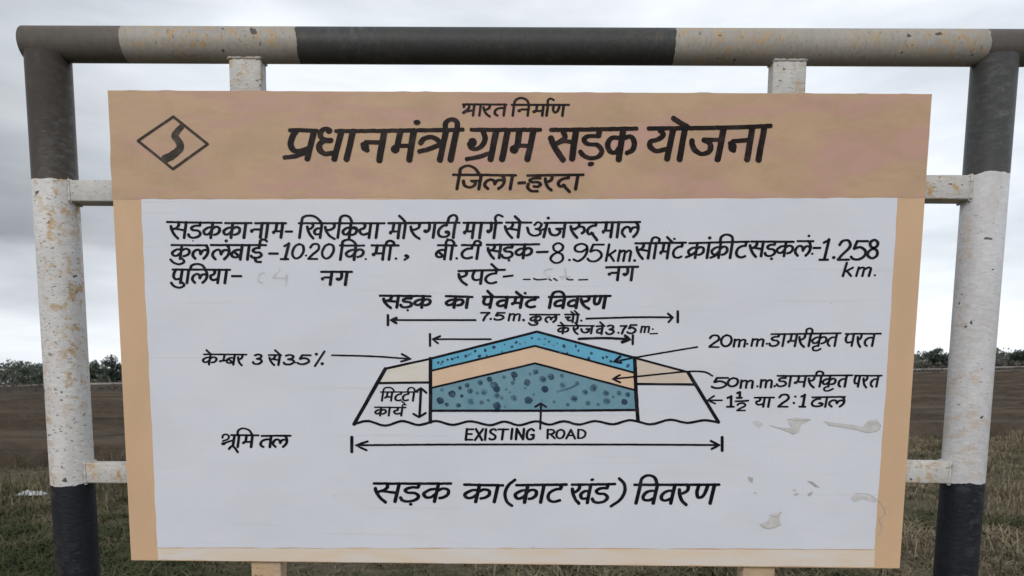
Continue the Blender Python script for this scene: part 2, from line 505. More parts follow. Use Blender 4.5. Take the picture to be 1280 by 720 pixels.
# ------------------------------------------------------------------ the signboard: frame
sign = empty('information_sign', (0, 0, 0))
tag(sign, 'large hand-painted Hindi road information sign in a black and white pipe frame', 'sign')
YP = 0.03
mb = MB(); mb.tube([(-0.988, YP, -0.3), (-0.988, YP, 0.4), (-0.988, YP, 1.2), (-0.988, YP, 1.7), (-0.988, YP, BZ + 1.072)], 0.0440, 48)
mb.build('post', M['post_left'], sign, True)['label'] = 'left post with rust flecks through its white paint'
mb = MB(); mb.tube([(0.990, YP, -0.3), (0.990, YP, 0.4), (0.990, YP, 1.2), (0.990, YP, 1.7), (0.990, YP, BZ + 1.072)], 0.0435, 48)
mb.build('post', M['post_right'], sign, True)['label'] = 'right post with cleaner white paint and dark chips'
mb = MB(); mb.tube([(-1.030 + i * 0.2606, YP - 0.002, BZ + 1.095) for i in range(9)], 0.0345, 40)
mb.build('top_rail', M['rail_top'], sign, True)
mb = MB(); mb.tube([(-0.95 + i * 0.237, YP, BZ - 0.27) for i in range(9)], 0.0315, 40)
mb.build('bottom_rail', M['rail_low'], sign, True)
def stub(x0, x1, z0, z1, mat, d=0.022):
    b = MB(); b.box((x0, YP - d, z0), (x1, YP + d, z1), 0.003)
    return b.build('bracket', mat, sign, True)
stub(-0.601, -0.534, BZ + 0.985, BZ + 1.068, M['bracket'], 0.017)
stub(0.527, 0.596, BZ + 0.985, BZ + 1.068, M['bracket'], 0.017)
stub(-0.586, -0.519, BZ - 0.25, BZ + 0.012, M['bracket_rust'])
stub(0.509, 0.580, BZ - 0.25, BZ + 0.012, M['bracket_rust'])
stub(-0.95, -0.835, BZ + 0.773, BZ + 0.817, M['bracket'])
stub(-0.95, -0.835, BZ + 0.171, BZ + 0.216, M['bracket'])
stub(0.835, 0.95, BZ + 0.788, BZ + 0.837, M['bracket'])
stub(0.835, 0.95, BZ + 0.188, BZ + 0.236, M['bracket'])

def weld(parts_pts, mat):
    wb = MB()
    for loop in parts_pts:
        pts, rad = [], []
        n_ = len(loop)
        for i in range(n_):
            a = Vector(loop[i]); b_ = Vector(loop[(i + 1) % n_]); k = max(2, int((b_ - a).length / 0.004))
            for j in range(k):
                pts.append(a + (b_ - a) * j / k); rad.append(0.0030 + 0.0005 * math.sin(len(pts) * 1.3) + random.uniform(-.0006, .0006))
        pts.append(Vector(loop[0])); rad.append(0.004)
        wb.tube(pts, rad, 8)
    return wb.build('weld_bead', mat, sign, True)
def hloop(x, z0, z1, d=0.022): return [(x, YP - d, z0), (x, YP - d, z1), (x, YP + d, z1), (x, YP + d, z0)]
def vloop(x0, x1, z, d=0.022): return [(x0, YP - d, z), (x1, YP - d, z), (x1, YP + d, z), (x0, YP + d, z)]
weld([hloop(-0.9465, BZ + 0.773, BZ + 0.817)], M['bracket']); weld([hloop(-0.9465, BZ + 0.171, BZ + 0.216)], M['bracket'])
weld([hloop(0.9485, BZ + 0.788, BZ + 0.837)], M['bracket']); weld([hloop(0.9485, BZ + 0.188, BZ + 0.236)], M['bracket'])
weld([vloop(-0.601, -0.534, BZ + 1.0645, 0.017)], M['bracket']); weld([vloop(0.527, 0.596, BZ + 1.0645, 0.017)], M['bracket'])
# ------------------------------------------------------------------ the board and its painted face
# sheet coordinates (a flat tracing of the sign's artwork) -> metres on the board
A4 = [(135, 113), (1166, 117), (1124, 710), (163, 701)]
B4 = [(-BW / 2, BH), (BW / 2, BH), (BW / 2, 0), (-BW / 2, 0)]
A, bb = [], []
for (x, y), (u, v) in zip(A4, B4):
    A.append([x, y, 1, 0, 0, 0, -u * x, -u * y]); bb.append(u)
    A.append([0, 0, 0, x, y, 1, -v * x, -v * y]); bb.append(v)
HM = np.append(np.linalg.solve(np.array(A, float), np.array(bb, float)), 1).reshape(3, 3)
def art(P):
    P = np.asarray(P, float)
    q = np.concatenate([P, np.ones((len(P), 1))], 1) @ HM.T
    return q[:, :2] / q[:, 2:]

board = MB()
e = [(-BW / 2, 0), (BW / 2, 0), (BW / 2, BH), (-BW / 2, BH)]
board.box((-BW / 2, 0.0, BZ), (BW / 2, 0.003, BZ + BH), 0.0008)
board = board.build('board', M['tan'], sign)
rim = MB()
rim.box((-BW / 2 + 0.003, 0.0035, BZ + 0.003), (-BW / 2 + 0.038, 0.034, BZ + BH - 0.003), 0.001)
rim.box((BW / 2 - 0.038, 0.0035, BZ + 0.003), (BW / 2 - 0.003, 0.034, BZ + BH - 0.003), 0.001)
rim.box((-BW / 2 + 0.0385, 0.0035, BZ + 0.003), (BW / 2 - 0.0385, 0.034, BZ + 0.038), 0.001)
rim.box((-BW / 2 + 0.0385, 0.0035, BZ + BH - 0.038), (BW / 2 - 0.0385, 0.034, BZ + BH - 0.003), 0.001)
rim.build('angle_frame', M['metal_back'], board)

LIFT = [0.0]
def patch(name, pts, mat, lift, wob=0.35, step=9):
    """a painted area with a slightly unsteady brushed edge"""
    P = []
    n = len(pts)
    for i in range(n):
        a = np.array(pts[i], float); b = np.array(pts[(i + 1) % n], float)
        L = np.linalg.norm(b - a); k = max(1, int(L / step))
        for j in range(k):
            q = a + (b - a) * j / k
            if j:
                d = (b - a) / L; nrm = np.array([-d[1], d[0]])
                q = q + nrm * wob * mn.noise(Vector((q[0] * 0.045, q[1] * 0.045, lift * 9000))) * 2
            P.append(q)
    m2 = art(P)
    V = [(x, -lift, BZ + z) for x, z in m2]
    # triangulate through mathutils (concave outlines allowed)
    from mathutils.geometry import tessellate_polygon
    tr = tessellate_polygon([[Vector((v[0], v[2], 0)) for v in V]])
    F = []
    for a, b, c in tr:
        ax, az = V[a][0], V[a][2]
        cr_ = (V[b][0] - ax) * (V[c][2] - az) - (V[b][2] - az) * (V[c][0] - ax)
        F.append((a, b, c) if cr_ > 0 else (a, c, b))
    return mesh_obj(name, V, F, mat, board)

patch('header_panel', [(135.4, 113.4), (1165.7, 117.4), (1156.4, 246.5), (820, 247.5), (640, 249), (420, 247), (141.8, 249.5)], M['header'], 0.0004, 0.9)
patch('white_panel', [(177, 249.5), (640, 249.5), (1122, 247), (1108, 470), (1092, 686), (640, 685), (196, 685), (187, 480)], M['white'], 0.0007, 0.5)
patch('bottom_strip', [(196, 685.8), (640, 685.8), (1093, 687), (1092, 708.2), (640, 704.5), (197, 700.3)], M['tan_pale'], 0.0004, 0.5)

# ---- brush strokes
class Ink:
    """collects brush strokes and dabs in sheet coordinates, builds them as ONE mesh"""
    def __init__(s): s.V = []; s.F = []; s.k = 0
    def _emit(s, P, F, lift):
        m2 = art(P); b = len(s.V)
        s.V += [(x, -lift, BZ + z) for x, z in m2]
        for f in F:
            a, c, d = f[0], f[1], f[2]
            cr_ = (m2[c][0] - m2[a][0]) * (m2[d][1] - m2[a][1]) - (m2[c][1] - m2[a][1]) * (m2[d][0] - m2[a][0])
            f = f if cr_ > 0 else f[::-1]
            s.F.append(tuple(i + b for i in f))
    def lift(s):
        s.k += 1
        return 0.0011 + 0.000025 * (s.k % 24)
    def line(s, pts, wd, chisel=0.28, smooth=True, taper=None):
        P = np.array(pts, float)
        if len(P) > 2 and smooth:
            Q = [2 * P[0] - P[1], *P, 2 * P[-1] - P[-2]]
            o = []
            for i in range(1, len(Q) - 2):
                p0, p1, p2, p3 = Q[i - 1:i + 3]
                k = max(4, int(np.linalg.norm(p2 - p1) / 1.3))
                for j in range(k):
                    tt = j / k
                    o.append(0.5 * (2 * p1 + (p2 - p0) * tt + (2 * p0 - 5 * p1 + 4 * p2 - p3) * tt ** 2 + (3 * p1 - p0 - 3 * p2 + p3) * tt ** 3))
            o.append(P[-1]); P = np.array(o)
        else:
            o = []
            for a, b in zip(P[:-1], P[1:]):
                k = max(2, int(np.linalg.norm(b - a) / 6))
                o += [a + (b - a) * j / k for j in range(k)]
            o.append(P[-1]); P = np.array(o)
        n = len(P)
        T = np.zeros_like(P)
        T[1:-1] = P[2:] - P[:-2]; T[0] = P[1] - P[0]; T[-1] = P[-1] - P[-2]
        T /= np.maximum(np.linalg.norm(T, axis=1), 1e-6)[:, None]
        N = np.stack([-T[:, 1], T[:, 0]], 1)
        ang = np.abs(T[:, 1])
        wd = wd * 1.14
        W = wd * (1 - chisel * (1 - ang ** 1.3))
        sd_ = random.random() * 50
        W = W * np.array([1 + 0.10 * mn.noise(Vector((sd_, i * 0.16, 0))) for i in range(n)])
        if taper is not None:
            W = W * np.interp(np.linspace(0, 1, n), np.linspace(0, 1, len(taper)), taper)
        lw = np.array([0.06 * wd * mn.noise(Vector((sd_ + 9, i * 0.35, 3))) for i in range(n)])
        Lp = P + N * (W / 2 + lw)[:, None]; Rp = P - N * (W / 2 - lw)[:, None]
        V = list(np.concatenate([Lp, Rp])); F = [(i, i + 1, n + i + 1, n + i) for i in range(n - 1)]
        for end, sg in ((0, -1), (n - 1, 1)):          # rounded brush ends
            base = len(V); K = 5
            for j in range(1, K):
                a = math.pi * j / K
                V.append(P[end] + N[end] * math.cos(a) * W[end] / 2 + T[end] * sg * math.sin(a) * W[end] / 2 * 0.85)
            ring = [end] + list(range(base, base + K - 1)) + [n + end]
            F.append(tuple(ring))
        s._emit(V, F, s.lift())
    def dab(s, x, y, rx, ry=None, rot=0.0, rough=0.08):
        ry = ry or rx
        sd_ = random.random() * 99; K = 22; P = []
        for j in range(K):
            a = 2 * math.pi * j / K
            q = 1 + rough * 1.1 * mn.noise(Vector((math.cos(a) * 1.4 + sd_, math.sin(a) * 1.4, 0)))
            u, v = rx * q * math.cos(a), ry * q * math.sin(a)
            P.append((x + u * math.cos(rot) - v * math.sin(rot), y + u * math.sin(rot) + v * math.cos(rot)))
        s._emit(P, [tuple(range(K))], s.lift())
    def poly(s, pts, lift=None):
        from mathutils.geometry import tessellate_polygon
        s._emit(pts, [tuple(f) for f in tessellate_polygon([[Vector((p[0], p[1], 0)) for p in pts]])], lift or s.lift())
    def build(s, name, mat, label=None):
        o = mesh_obj(name, s.V, s.F, mat, board)
        if label: o['label'] = label
        return o

# glyph skeletons in a unit box: u across the letter, v 0 = head line, 1 = foot of the stem
S1 = [(1, 0), (1, 1)]
G = {
 'aa': [[(.5, 0), (.5, 1)]],
 'k': [[(.5, 0), (.5, 1.0)], [(.5, .30), (.24, .33), (.02, .55), (.14, .76), (.34, .74), (.5, .55)], [(.5, .42), (.72, .27), (.93, .36), (.96, .58), (.84, .74), (.66, .80)]],
 'n': [S1, [(1, .43), (.32, .43)], ('d', .16, .54, .17, .15)],
 'm': [S1, [(.38, 0), (.36, .55)], [(1, .56), (.2, .56)], ('d', .16, .64, .18, .14)],
 'hm': [[(.55, 0), (.5, .62)], [(1, .58), (.2, .62)], ('d', .16, .66, .2, .12)],
 's': [S1, [(.46, 0), (.52, .18), (.40, .36), (.14, .46)], [(.34, .42), (.6, .46), (1, .52)], [(0, .26), (.10, .5), (.34, .82), (.60, 1.04)]],
 'D': [[(.86, 0), (.82, .20)], [(.84, .22), (.42, .22), (.16, .36), (.34, .50), (.72, .53), (.96, .70), (.84, .90), (.46, .99), (.14, .93), (0, .78)]],
 't': [S1, [(1, .34), (.55, .31), (.16, .46), (.04, .70), (.16, .90), (.38, .99)]],
 'r': [[(.60, 0), (.80, .12), (.76, .32), (.45, .45), (.16, .46)], [(0, .26), (.12, .52), (.5, .86), (1.0, 1.08)]],
 'g': [S1, [(.46, 0), (.54, .26), (.50, .50), (.30, .62)], ('d', .22, .56, .20, .14)],
 'y': [S1, [(.28, 0), (.48, .14), (.38, .34), (.06, .44), (.10, .64), (.42, .78), (1, .66)]],
 'j': [S1, [(1, .42), (.44, .42)], [(.50, .43), (.72, .54), (.70, .74), (.46, .88), (.18, .80), (.04, .60), (0, .42)]],
 'l': [[(.78, 0), (.93, .16), (1.0, .46), (.94, .74), (.76, .98)], [(.24, .98), (.04, .74), (.08, .46), (.28, .32), (.46, .40), (.54, .64)], [(.52, .62), (.64, .40), (.82, .34), (.98, .42)]],
 'v': [S1, [(1, .36), (.62, .32), (.22, .42), (.04, .62), (.18, .80), (.55, .84), (1, .72)]],
 'b': [S1, [(1, .36), (.62, .32), (.22, .42), (.04, .62), (.18, .80), (.55, .84), (1, .72)], [(.22, .44), (.86, .78)]],
 'p': [S1, [(.22, 0), (.06, .30), (.10, .56), (.40, .72), (1, .66)]],
 'T': [[(.86, 0), (.82, .22)], [(.86, .25), (.50, .27), (.16, .42), (.04, .66), (.20, .88), (.56, .97), (.96, .88)]],
 'Dh': [[(.72, 0), (.70, .16)], [(.74, .18), (.40, .20), (.10, .42), (.04, .68), (.24, .90), (.66, .95), (1.0, .84), (1.0, .64), (.80, .58)], ('d', .80, .62, .20, .13)],
 'd': [[(.72, 0), (.68, .20)], [(.74, .22), (.38, .24), (.08, .42), (.04, .64), (.22, .80), (.56, .74)], [(.40, .70), (.60, .88), (.98, 1.20)]],
 'h': [[(.56, 0), (.54, .18)], [(.80, .20), (.32, .22), (.10, .36), (.28, .48), (.66, .50), (.86, .64), (.70, .82), (.42, .80)], [(.06, .62), (.04, .86), (.30, 1.12), (.76, 1.16)]],
 'N': [S1, [(.10, 0), (.06, .40), (.22, .68), (.46, .62), (.58, .30), (.60, 0)]],
 'bh': [S1, [(.06, .24), (.14, .04), (.42, .0), (.56, .22), (.40, .48), (.14, .66)], [(.2, .68), (1, .50)], ('d', .12, .74, .17, .13)],
 'kh': [[(.30, 0), (.40, .16), (.28, .36), (.06, .44)], [(0, .24), (.10, .52), (.30, .82), (.54, 1.04)], S1, [(1, .38), (.74, .36), (.54, .54), (.66, .76), (1, .74)]],
 'c': [S1, [(0, .36), (.62, .36)], [(.48, .36), (.30, .60), (.52, .80), (1, .70)]],
 'I': [[(.66, 0), (.62, .18)], [(.70, .2), (.30, .22), (.12, .38), (.36, .50), (.76, .53), (.92, .70), (.66, .86), (.22, .86), (.02, .74)], [(.38, .88), (.56, 1.14), (.98, 1.16)]],
 'ru': [[(.48, 0), (.58, .12), (.52, .32), (.30, .42), (.10, .44)], [(0, .26), (.08, .5), (.30, .80), (.56, 1.04)], [(.30, .46), (.60, .28), (.92, .34), (1.0, .58), (.84, .74)]],
 # latin letters and numerals: v 0 = top, 1 = foot
 '0': [[(.5, 0), (.16, .16), (.0, .52), (.12, .86), (.46, 1), (.82, .84), (1, .46), (.86, .12), (.5, 0)]],
 '1': [[(.62, 0), (.62, 1)], [(.62, .03), (.16, .17)], [(.12, 1), (1, 1)]],
 '2': [[(.04, .24), (.26, .03), (.70, .0), (.94, .20), (.84, .42), (.40, .70), (.02, 1.0)], [(.02, 1), (.96, 1)]],
 '3': [[(.10, .10), (.46, 0), (.84, .12), (.76, .36), (.36, .46)], [(.36, .46), (.86, .56), (.96, .78), (.60, 1), (.16, .96), (0, .80)]],
 '5': [[(1, .02), (.30, .02)], [(.30, .02), (.14, .42)], [(.14, .44), (.52, .34), (.86, .52), (.88, .78), (.54, 1), (.16, .98), (0, .86)]],
 '7': [[(0, .04), (.96, .02)], [(.96, .02), (.58, .46), (.38, 1)]],
 '8': [[(.52, .46), (.24, .34), (.18, .14), (.52, 0), (.88, .14), (.82, .34), (.52, .46), (.16, .60), (.02, .82), (.44, 1), (.90, .86), (.88, .60), (.52, .46)]],
 '9': [[(.90, .30), (.58, .46), (.20, .40), (.14, .16), (.50, 0), (.86, .10), (.96, .36), (.82, .74), (.44, 1.0), (.10, .90)]],
 'K': [[(.16, 0), (.16, 1)], [(.92, .36), (.20, .70)], [(.38, .60), (.96, 1)]],
 'M': [[(.06, 0), (.06, 1)], [(.06, .22), (.30, .02), (.46, .10), (.48, .40), (.48, 1)], [(.50, .24), (.74, .02), (.92, .12), (.94, .40), (.94, 1)]],
 'E': [[(.1, 0), (.1, 1)], [(.1, .02), (1, .02)], [(.1, .46), (.84, .46)], [(.1, .98), (1, .98)]],
 'X': [[(0, 0), (1, 1)], [(1, 0), (0, 1)]],
 'Ic': [[(.5, 0), (.5, 1)]],
 'S': [[(.96, .12), (.6, 0), (.18, .08), (.10, .30), (.5, .48), (.90, .66), (.86, .90), (.46, 1), (.02, .90)]],
 'Tc': [[(0, .02), (1, .02)], [(.52, .02), (.48, 1)]],
 'Nc': [[(.06, 1), (.06, 0)], [(.06, 0), (.94, 1)], [(.94, 1), (.94, 0)]],
 'Gc': [[(.94, .16), (.56, 0), (.14, .18), (.02, .56), (.18, .90), (.56, 1), (.94, .86)], [(.94, .88), (.94, .55)], [(.56, .55), (.94, .55)]],
 'Rc': [[(.08, 0), (.08, 1)], [(.08, .02), (.62, .02), (.90, .24), (.62, .50), (.08, .52)], [(.44, .52), (1, 1)]],
 'Ac': [[(.5, 0), (0, 1)], [(.5, 0), (1, 1)], [(.2, .64), (.8, .64)]],
 'Dc': [[(.08, 0), (.08, 1)], [(.08, .02), (.56, .04), (.94, .32), (.92, .70), (.54, .98), (.08, .98)]],
}
class Blk:
    """one block of the artwork: local coordinates with an origin and a scale"""
    def __init__(s, ink, ox, oy, sc, slant=0.14, wd=3.4, hw=2.6):
        s.i, s.ox, s.oy, s.sc, s.sl, s.wd, s.hw = ink, ox, oy, sc, slant, wd, hw
    def P(s, pts): return [(s.ox + x / s.sc, s.oy + y / s.sc) for x, y in pts]
    def st(s, pts, wd=None, **kw): s.i.line(s.P(pts), wd or s.wd, **kw)
    def dot(s, x, y, r=None, ry=None, rot=0.0):
        r = r or s.wd * 0.56
        s.i.dab(s.ox + x / s.sc, s.oy + y / s.sc, r, ry or r * 0.88, rot)
    def glyph(s, g, x0, x1, y0, y1, wd=None, slant=None):
        wd = wd or s.wd; sl = s.sl if slant is None else slant
        ym = (y0 + y1) / 2
        for q in G[g]:
            if q[0] == 'd':
                _, u, v, ru, rv = q
                y = y0 + v * (y1 - y0); x = x0 + u * (x1 - x0) + sl * (ym - y)
                ru = min(max(ru * (x1 - x0) / s.sc, wd * 0.62), wd * 0.95)
                s.i.dab(s.ox + x / s.sc, s.oy + y / s.sc, ru, max(rv * (y1 - y0) / s.sc * 0.9, wd * 0.55))
                continue
            pts = []
            for u, v in q:
                y = y0 + v * (y1 - y0)
                pts.append((x0 + u * (x1 - x0) + sl * (ym - y), y))
            s.st(pts, wd)
    def word(s, head, base, letters, wd=None):
        hx0, hy0, hx1, hy1 = head
        s.st([(hx0, hy0), ((hx0 + hx1) / 2, (hy0 + hy1) / 2 + 0.3 * s.sc * (random.random() - .5)), (hx1, hy1)], (s.hw if wd is None else wd * .8) / 0.74)
        for L in letters:
            g, a, b = L
            y0 = hy0 + (hy1 - hy0) * ((a + b) / 2 - hx0) / (hx1 - hx0)
            s.glyph(g, a, b, y0, base, wd)
    def aa(s, x, head_y, base, wd=None): s.glyph('aa', x - 1, x + 1, head_y, base, wd)
    def arc(s, pts, wd=None): s.st(pts, (wd or s.wd) * 0.95)
    def num(s, txt, wd=None, slant=None):
        for g, x0, x1, y0, y1 in txt: s.glyph(g, x0, x1, y0, y1, wd, slant)

# ---- title block
I1 = Ink()
b = Blk(I1, 570, 120, 8.53, 0.13, 2.9, 2.2)
b.word((80, 90, 550, 92), 210, [('bh', 80, 198), ('aa', 264, 266), ('r', 300, 378), ('t', 420, 525)])
b.word((600, 95, 1215, 95), 210, [('aa', 619, 621), ('n', 665, 780), ('m', 825, 935), ('aa', 980, 982), ('N', 1035, 1150)])
b.arc([(628, 92), (645, 45), (700, 22), (760, 42), (788, 92)]); b.arc([(988, 92), (988, 52), (1015, 28), (1052, 45)])
I1.build('lettering', M['ink_brown'])

I2 = Ink()
TW, TH = 7.0, 6.2
b = Blk(I2, 350, 120, 8, 0.2, TW, 5)
b.st([(105, 345), (240, 345), (382, 352)], TH)
b.st([(565, 353), (1000, 350), (1400, 345), (1838, 338)], TH)
b.st([(165, 355), (125, 425), (115, 495), (145, 545), (205, 552), (290, 528)]); b.st([(348, 355), (280, 632)]); b.st([(50, 617), (150, 605), (250, 575)], 6.4)
b.st([(510, 352), (478, 330), (434, 342), (410, 382), (435, 430), (525, 444)], 6.4); b.st([(520, 450), (440, 455), (400, 498), (415, 552), (468, 580), (560, 566)]); b.dot(496, 356, 3.6); b.st([(622, 355), (550, 635)])
b.st([(738, 355), (672, 636)])
b.st([(1052, 355), (1000, 648)]); b.st([(1030, 465), (860, 465)], 6.6); b.dot(858, 512, 5.2, 5.6); b.st([(835, 485), (880, 545)], 6)
b = Blk(I2, 490, 120, 8, 0.2, TW, 5)
b.st([(92, 350), (62, 505)]); b.dot(40, 532, 5.6, 5.4); b.st([(45, 500), (200, 500)], 6.2); b.st([(227, 350), (180, 642)]); b.dot(258, 266, 4.4, 3.2)
b.st([(292, 472), (330, 428), (400, 412), (460, 438), (500, 485)], 6.2); b.st([(278, 556), (380, 530), (495, 485)], 6.4); b.st([(548, 350), (485, 642)]); b.st([(652, 350), (592, 640)])
b.arc([(542, 345), (546, 270), (605, 235), (658, 265), (660, 345)], 6.4)
b.st([(800, 338), (1150, 340), (1493, 338)], TH)
b.dot(812, 468, 5.4, 6.2); b.st([(782, 480), (800, 520), (852, 530), (912, 492), (938, 425), (918, 350)], 6.0); b.st([(1048, 350), (992, 636)]); b.st([(752, 632), (860, 612), (990, 572)], 6.2)
b.st([(1167, 350), (1107, 636)])
b = Blk(I2, 640, 120, 8, 0.2, TW, 5)
b.st([(82, 350), (60, 505)]); b.dot(28, 535, 5.6, 5.4); b.st([(40, 498), (190, 498)], 6.2); b.st([(222, 350), (160, 635)])
b.st([(395, 340), (800, 334), (1255, 325)], TH)
b.st([(515, 350), (535, 415), (455, 475)], 6); b.st([(450, 474), (530, 452), (630, 466)], 6); b.st([(395, 420), (432, 510), (518, 640)]); b.st([(648, 345), (606, 630)])
b.st([(880, 345), (872, 398)], 6.2); b.st([(872, 402), (765, 404), (726, 442), (772, 482), (858, 490), (904, 545), (878, 600), (810, 622), (738, 606), (688, 558)], 5.8); b.dot(795, 680, 4.2, 2.6, -0.2)
b.st([(1120, 335), (1072, 637)]); b.st([(1085, 420), (1005, 420), (962, 488), (990, 555), (1045, 562), (1092, 500)], 6); b.st([(1110, 430), (1185, 405), (1226, 450), (1214, 535), (1152, 572)], 6)
b = Blk(I2, 800, 120, 8, 0.2, TW, 5)
b.st([(90, 325), (600, 320), (1000, 312), (1314, 298)], TH)
b.st([(205, 340), (238, 388), (192, 430), (112, 458), (108, 508), (168, 548), (280, 528)], 6.2); b.st([(337, 340), (276, 630)]); b.st([(457, 320), (402, 636)]); b.st([(338, 222), (400, 262), (478, 306)], 6.8)
b.st([(640, 435), (810, 436)], 6); b.st([(640, 440), (702, 472), (706, 540), (640, 580), (568, 552), (530, 495), (526, 445)], 6.4); b.st([(842, 335), (780, 636)])
b.st([(1127, 325), (1076, 636)]); b.st([(1100, 440), (930, 452)], 6.6); b.dot(930, 512, 5.4, 6.0); b.st([(905, 470), (945, 548)], 5.5); b.st([(1247, 320), (1190, 640)])
I2.build('lettering', M['ink_brown'])

I3 = Ink()
b = Blk(I3, 560, 190, 7.11, 0.18, 3.7, 2.8)
b.word((50, 203, 610, 208), 330, [('aa', 95, 97), ('j', 142, 290), ('l', 330, 505), ('aa', 568, 570)])
b.arc([(108, 203), (122, 148), (182, 122), (245, 146), (288, 206)]); b.st([(632, 277), (690, 273)], 4.4)
b.word((710, 210, 1210, 202), 330, [('h', 715, 850), ('r', 865, 938), ('d', 985, 1105), ('aa', 1148, 1150)])
I3.build('lettering', M['ink_brown'])

IL = Ink()
b = Blk(IL, 165, 135, 8.47, 0, 3.0)
d4 = [(445, 95), (810, 385), (440, 650), (70, 350), (445, 95)]
for a, c in zip(d4[:-1], d4[1:]): b.st([a, c], 3.0, chisel=0.05)
b.st([(532, 200), (486, 250), (462, 305), (512, 375), (508, 440), (425, 508), (352, 546)], 8.4, chisel=0.0, taper=[.75, .8, .9, .95, 1, 1.05, 1.05])
IL.build('road_emblem', M['ink_logo'])

# ---- lines of text on the white panel
T1 = Ink()
b = Blk(T1, 205, 265, 7.2, 0.14, 3.4, 2.5)
b.word((30, 93, 525, 100), 236, [('s', 62, 195), ('D', 230, 340), ('k', 360, 510)])
b.dot(265, 262, .9)
b.word((555, 102, 795, 102), 234, [('k', 540, 692), ('aa', 732, 734)])
b.word((825, 103, 1105, 103), 232, [('n', 780, 880), ('aa', 931, 933), ('m', 980, 1066)])
b.st([(1100, 178), (1158, 178)], 3.6)
b = Blk(T1, 365, 265, 7.2, 0.14, 3.4, 2.5)
b.word((65, 103, 840, 103), 234, [('aa', 80, 82), ('kh', 138, 266), ('r', 300, 400), ('aa', 424, 426), ('k', 462, 592), ('y', 612, 706), ('aa', 768, 770)])
b.arc([(90, 103), (105, 50), (165, 34), (225, 52), (275, 103)]); b.arc([(434, 103), (445, 50), (485, 33), (525, 52), (548, 103)])
b.st([(560, 148), (600, 165), (625, 160)], 2.8)
b.word((870, 102, 1170, 102), 236, [('m', 880, 968), ('aa', 1017, 1019)])
b.st([(970, 36), (1000, 64), (1032, 100)])
b = Blk(T1, 520, 265, 7.2, 0.14, 3.4, 2.5)
b.word((-70, 99, 400, 97), 232, [('r', -46, 48), ('g', 68, 168), ('Dh', 205, 302), ('aa', 348, 350)])
b.arc([(290, 97), (305, 48), (345, 28), (374, 50), (366, 97)]); b.dot(288, 246, 1.6)
b.word((430, 98, 780, 98), 235, [('m', 430, 520), ('aa', 584, 586), ('g', 635, 715)])
b.arc([(728, 98), (718, 55), (742, 26), (786, 42)])
b.word((815, 95, 1045, 95), 228, [('s', 802, 932)])
b.st([(895, 40), (920, 64), (950, 95)])
b = Blk(T1, 660, 265, 7.2, 0.14, 3.4, 2.5)
b.word((150, 98, 1015, 90), 226, [('j', 195, 330), ('ru', 385, 512), ('d', 538, 640), ('m', 670, 756), ('aa', 812, 814), ('l', 850, 995)])
b.st([(62, 118), (92, 92), (126, 110), (106, 146), (72, 152)], 3.0); b.st([(72, 152), (112, 164), (112, 198), (62, 214), (16, 192), (-2, 142)], 3.2); b.st([(108, 168), (158, 152)], 3); b.st([(178, 98), (145, 226)])
b.dot(187, 55, 2.2)
T1.build('lettering', M['ink'])

T2 = Ink()
b = Blk(T2, 205, 265, 7.2, 0.14, 3.4, 2.5)
b.word((70, 300, 395, 303), 425, [('k', 75, 238), ('l', 262, 400)])
b.st([(62, 430), (92, 460), (145, 472), (186, 450), (164, 420)], 3.2)
b.word((425, 300, 925, 300), 430, [('l', 440, 590), ('b', 612, 700), ('aa', 763, 765), ('I', 790, 893)])
b.dot(565, 262, 2.2); b.arc([(868, 300), (872, 262), (902, 248), (932, 266)])
b.st([(950, 376), (1030, 376)], 3.6)
b.num([('1', 1062, 1142, 285, 426)], 3.4, 0.25)
b = Blk(T2, 365, 265, 7.2, 0.14, 3.4, 2.5)
b.num([('0', 10, 108, 290, 420), ('2', 160, 248, 290, 424), ('0', 278, 378, 290, 420)], 3.1, 0.16)
b.dot(130, 393, 1.5)
b.word((435, 303, 655, 303), 432, [('aa', 447, 449), ('k', 490, 652)])
b.arc([(455, 303), (465, 265), (515, 250), (560, 268), (585, 303)]); b.dot(668, 425, 1.5)
b.word((720, 302, 965, 302), 430, [('m', 725, 828), ('aa', 884, 886)])
b.arc([(850, 302), (860, 270), (893, 260), (922, 278), (916, 302)]); b.dot(940, 420, 1.7); b.dot(1028, 395, 2.1); b.st([(1035, 388), (1052, 405), (1015, 432)], 2.6)
b = Blk(T2, 520, 265, 7.2, 0.14, 3.4, 2.5)
b.word((200, 300, 370, 303), 427, [('b', 185, 268), ('aa', 324, 326)])
b.arc([(270, 300), (282, 262), (316, 252), (346, 275), (346, 300)]); b.dot(370, 418, 1.8)
b.word((415, 298, 590, 300), 422, [('T', 415, 520), ('aa', 558, 560)])
b.arc([(525, 298), (535, 268), (563, 260), (586, 278), (580, 298)])
b.word((640, 296, 1115, 290), 415, [('s', 648, 760), ('D', 780, 880), ('k', 900, 1050)])
b.dot(840, 434, 1.8); b.st([(1090, 360), (1190, 357)], 3.6)
b = Blk(T2, 660, 265, 7.2, 0.14, 2.9, 2.5)
b.num([('8', 208, 328, 280, 460)], 3.0, 0.06)
b.dot(376, 432, 1.8)
b.num([('9', 405, 540, 286, 442), ('5', 545, 680, 290, 442)], 3.1, 0.1)
b.num([('K', 705, 795, 292, 440), ('M', 815, 930, 345, 440)], 3.0, 0.2); b.dot(962, 436, 1.9)
b = Blk(T2, 785, 285, 8, 0.16, 3.3, 2.5)
b.word((75, 153, 585, 145), 302, [('s', 85, 215), ('aa', 273, 275), ('m', 320, 405), ('T', 455, 552)])
b.arc([(235, 150), (250, 105), (283, 92), (318, 112), (308, 148)]); b.st([(395, 90), (420, 115), (450, 146)]); b.dot(468, 108, 1.7)
b.word((615, 151, 1215, 135), 298, [('k', 605, 765), ('aa', 803, 805), ('k', 838, 1000), ('aa', 1034, 1036), ('T', 1085, 1190)])
